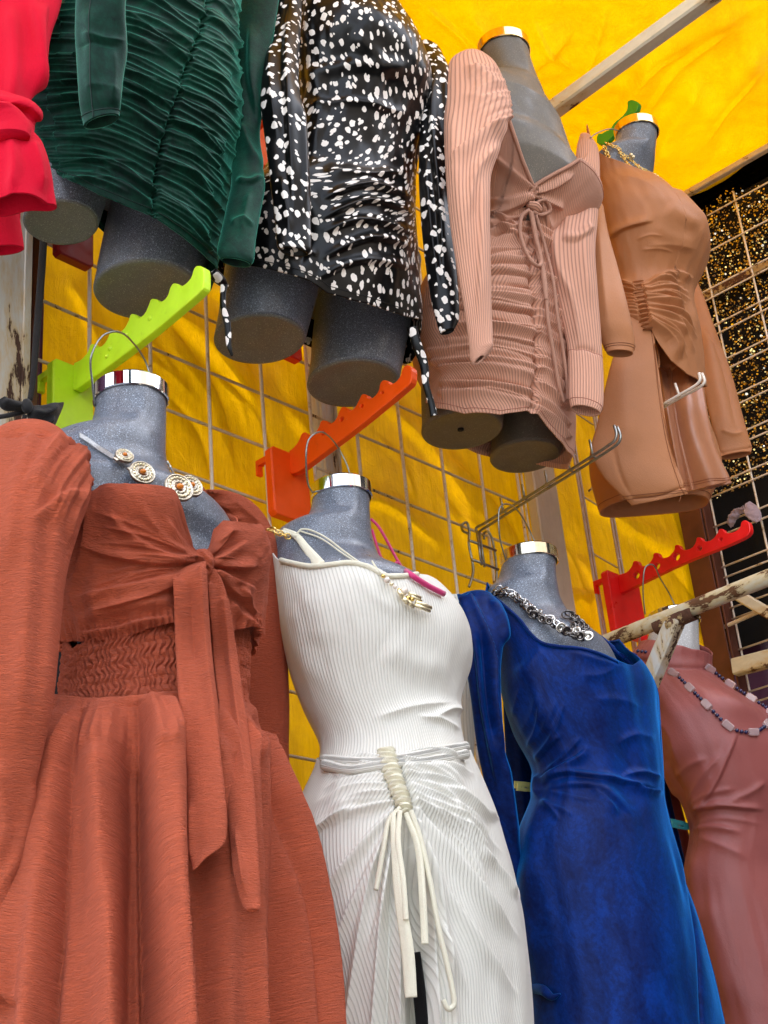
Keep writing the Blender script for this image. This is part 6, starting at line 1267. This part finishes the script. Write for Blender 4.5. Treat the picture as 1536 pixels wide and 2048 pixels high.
# dark chain on blue
nk = thing('chunky_chain_necklace', on(lbm, [(1120, 1235)], .01)[0], 'chunky dark and silver chain necklace on the blue velvet mannequin', 'necklace')
cp = [(986, 1186), (1000, 1184), (1024, 1192), (1044, 1206), (1062, 1222), (1084, 1236), (1108, 1250), (1130, 1264), (1150, 1272), (1176, 1276)]
SIL2 = mat_plain('bright_silver_link', (.75, .73, .7, 1), .2, 1, .2, 90)
chain(on(lbm, cp, .012), .0062, .0017, DARK_METAL, nk, .0058, .9, 'link', 5)
chain(on(lbm, [(x + 2, y - 5) for x, y in cp], .015), .0050, .0015, SIL2, nk, .0075, .9, 'link', 6)
chain(on(lbm, [(1132, 1226), (1146, 1234), (1160, 1246), (1172, 1258), (1184, 1268)], .012), .0058, .0016, DARK_METAL, nk, .0045, .9, 'link', 7)
for (x, y, r) in ((1060, 1220, 10), (1068, 1228, 9), (1084, 1238, 9), (1122, 1256, 12), (1132, 1262, 11), (1152, 1262, 11), (1160, 1272, 11), (1146, 1252, 8), (1098, 1242, 8), (1176, 1272, 12)):
    q = on(lbm, [(min(x, 1172), y)], .020)[0]; q = UD(x, y, depth_of(q)); n_ = -q / np.linalg.norm(q) + np.random.RandomState(x).uniform(-.5, .5, 3); rr = r / FPX * 2.5
    disc('ring_link', q, n_, rr, rr, [(1, -.001), (1.03, 0), (.98, .0016), (.62, .0016), (.55, 0), (.56, -.002)], SIL2 if x in (1152, 1176, 1122) else DARK_METAL, nk, k=24)
# bead necklace on rose
nk = thing('bead_necklace', on(lrd, [(1460, 1440)], .01)[0], 'long necklace of navy beads and clear pink blocks on the rose dress', 'necklace')
bp = [(1334, 1338), (1352, 1350), (1374, 1370), (1404, 1400), (1424, 1420), (1448, 1444), (1472, 1460), (1500, 1464), (1522, 1458), (1538, 1440), (1540, 1424), (1526, 1410), (1500, 1394), (1476, 1378), (1452, 1362), (1434, 1348), (1418, 1336)]
P = spline(on(lrd, bp, .011), 600); tube('thread', P[::12], .0007, SILVER_CORD, nk, 5)
L = np.r_[0, np.cumsum(np.linalg.norm(np.diff(P, axis=0), axis=1))]; s = .006; i = 0
while s < L[-1] - .01:
    c = np.array([np.interp(s, L, P[:, k]) for k in range(3)]); c2 = np.array([np.interp(s + .004, L, P[:, k]) for k in range(3)]); t_ = (c2 - c) / np.linalg.norm(c2 - c)
    if i % 4 == 0:
        w_ = -c / np.linalg.norm(c); u = np.cross(t_, w_); u /= np.linalg.norm(u); n2 = np.cross(u, t_); bw = .0125
        bmr = [(-bw, -.0062), (-bw * .7, -.008), (bw * .7, -.008), (bw, -.0062), (bw, .0062), (bw * .7, .008), (-bw * .7, .008), (-bw, .0062)]
        extrude_poly('block_bead', bmr, [], c + t_ * bw, t_, u, n2, .009, PINK_GLASS, nk, .0025); s += bw * 2 + .004
    else: ball('bead', c + t_ * .004, .0042, NAVY_BEAD, nk, 12); s += .0105
    i += 1
for (x, y) in ((1276, 1302), (1284, 1303), (1291, 1304), (1344, 1340), (1415, 1334)):
    ball('bead', on(lrd, [(x, y)], .008)[0], .0042, NAVY_BEAD, nk, 10)
# gold chain on tan
nk = thing('gold_chain', on(lnm, [(1270, 330)], .01)[0], 'thin double gold chain with charms round the neck of the tan dress', 'necklace')
chain(on(lnm, [(1212, 286), (1222, 290), (1236, 296), (1250, 312), (1264, 322), (1280, 336), (1300, 346), (1312, 352)], .008), .0034, .0011, GOLD, nk, .0055, .5, 'link', 8)
chain(on(lnm, [(1208, 292), (1216, 312), (1224, 326), (1228, 334)], .010), .0044, .0014, GOLD, nk, .007, .4, 'link', 9)
chain(on(lnm, [(1236, 300), (1248, 318), (1262, 334), (1282, 344), (1306, 354)], .012), .0028, .001, GOLD, nk, .005, .5, 'link', 10)
for x, y in ((1266, 314), (1262, 310), (1308, 350), (1314, 354)): ball('charm', on(lnm, [(x, y)], .014)[0], .005, PALE_GOLD, nk, 10)
# magenta cord
mc = thing('magenta_cord', UY(800, 1130, 1.56), 'bright magenta cord looped behind the neck and lying over the white dress shoulder', 'cord')
tube('cord', [UY(742, 1038, 1.60), UY(756, 1052, 1.59), UY(774, 1082, 1.57), UY(790, 1112, 1.55), UY(803, 1134, 1.53)], .0027, MAGENTA, mc, 8, 50)
tube('cord', [UY(744, 1060, 1.60), UY(754, 1092, 1.58), UY(766, 1122, 1.55), UY(784, 1136, 1.53), UY(803, 1136, 1.525)], .0027, MAGENTA, mc, 8, 50)
tube('cord_end', np.vstack([UY(803, 1136, 1.525), on(lwd, [(820, 1148), (850, 1168), (888, 1188)], .012)]), [.0048] * 36, MAGENTA, mc, 10, 36)
tube('knot', [UY(796, 1134, 1.52) + [.008 * math.cos(a), 0, .008 * math.sin(a)] for a in np.linspace(0, 2 * math.pi, 13)[:-1]], .003, MAGENTA, mc, 8, closed=True)
# black strap and bow
bk_ = thing('black_ribbon', UY(60, 800, 1.66), 'black ribbon strap hanging at the left post, knotted with a folded cloth end', 'ribbon')
strapf('strap', [(88, 470), (82, 560), (74, 660), (66, 760), (60, 800)], None, 0, [15, 15, 14, 12, 11], BLACK, bk_, .002, 12, 60, Y=1.70)
sleeve('bow_end', [(56, 808, 60, 850, 1.64), (70, 812, 62, 862, 1.635), (92, 810, 84, 868, 1.63), (112, 806, 98, 866, 1.63), (127, 804, 118, 826, 1.63)][::1], BLACK, bk_, .25, 50, 60, folds([([(60, 820), (90, 826), (120, 808)], 7, .005), ([(70, 860), (92, 850), (110, 830)], 5, .004)]), cap=3, lip=(0, 0))
strapf('bow_loop', [(4, 796), (12, 808), (30, 812), (52, 812)], None, 0, [14, 26, 20, 16], BLACK, bk_, .005, 14, 50, folds([([(4, 800), (50, 814)], 4, .003)]), Y=1.64)
strapf('tail', [(-20, 836), (10, 832), (36, 826), (54, 820)], None, 0, [10, 10, 11, 14], BLACK, bk_, .003, 12, 40, Y=1.645)
ball('knot', UY(54, 812, 1.63), .0095, BLACK, bk_, 14, (1, .8, 1.3))
strapf('lower_tail', [(50, 830), (46, 850), (46, 880)], None, 0, [10, 9, 8], BLACK, bk_, .002, 12, 30, Y=1.66)
# rag on the side grid
rgt = thing('cloth_rag', UX(1490, 1025, 3.45), 'torn pale rag knotted round the side grid above the red hook', 'rag')
sleeve('rag_end', [(1450, 1046, 1458, 1060, 0), (1458, 1026, 1474, 1046, 0), (1474, 1014, 1486, 1028, 0), (1488, 1010, 1494, 1020, 0)] if False else [(1452, 1044, 1462, 1056, UX(1456, 1050, 3.45)[1]), (1458, 1030, 1474, 1040, UX(1466, 1035, 3.45)[1]), (1472, 1018, 1484, 1026, UX(1478, 1022, 3.45)[1]), (1486, 1012, 1492, 1020, UX(1489, 1016, 3.45)[1])], RAG, rgt, .3, 24, 30, lumps(.004, 9, 9, 3), cap=3, lip=(0, 0))
sleeve('rag_knot', [(x0, y0, x1, y1, UX((x0 + x1) / 2, (y0 + y1) / 2, 3.44)[1]) for (x0, y0, x1, y1) in ((1490, 1008, 1500, 1002), (1488, 1018, 1508, 1008), (1492, 1030, 1518, 1018), (1504, 1040, 1522, 1030), (1512, 1046, 1520, 1042))], RAG, rgt, .3, 30, 40, lumps(.003, 9, 6, 5), cap=3, lip=(0, 0))
# unseen building and canopy, added to block sky and direct the light
op = thing('sky_block_building', (1.5, -6.0, GZ), 'unseen plastered building with dark doorways across the lane, added to block low sky', 'building')
PLASTER = mat_plain('sky_block_plaster', srgb(150, 140, 128), .9, 0, .2, 2)
V, F = box_vf((8, -4.4, GZ + 3.6), (8.5, 0, 0), (0, .3, 0), (0, 0, 3.6)); mk('wall', V, F, PLASTER, op, None, False)
for k in range(6):
    V, F = box_vf((1.2 + k * 2.8, -4.08, GZ + 1.1), (.7, 0, 0), (0, .03, 0), (0, 0, 1.1)); mk('sky_block_doorway', V, F, NIGHT, op, None, False)

cn = thing('sky_block_canopy', (1.5, -2.6, GZ), 'unseen canvas canopy on posts across the lane, added to block sky light', 'canopy')  # out of view, added to narrow the open sky to a strip
CANV = mat_plain('sky_block_dull_canvas', srgb(96, 92, 88), .9, 0, .2, 2)
V, F = box_vf((4.5, -2.85, 1.55), (10, 0, 0), (0, 1.25, 0), (0, 0, .008)); mk('sky_block_canvas', V, F, CANV, cn, None, False)
for k in range(5):
    V, F = bar_vf((-4 + k * 3.6, -1.65, GZ), (-4 + k * 3.6, -1.65, 1.54), .05, .05, up=(0, 1, 0)); mk('sky_block_pole', V, F, STEEL, cn, None, False)

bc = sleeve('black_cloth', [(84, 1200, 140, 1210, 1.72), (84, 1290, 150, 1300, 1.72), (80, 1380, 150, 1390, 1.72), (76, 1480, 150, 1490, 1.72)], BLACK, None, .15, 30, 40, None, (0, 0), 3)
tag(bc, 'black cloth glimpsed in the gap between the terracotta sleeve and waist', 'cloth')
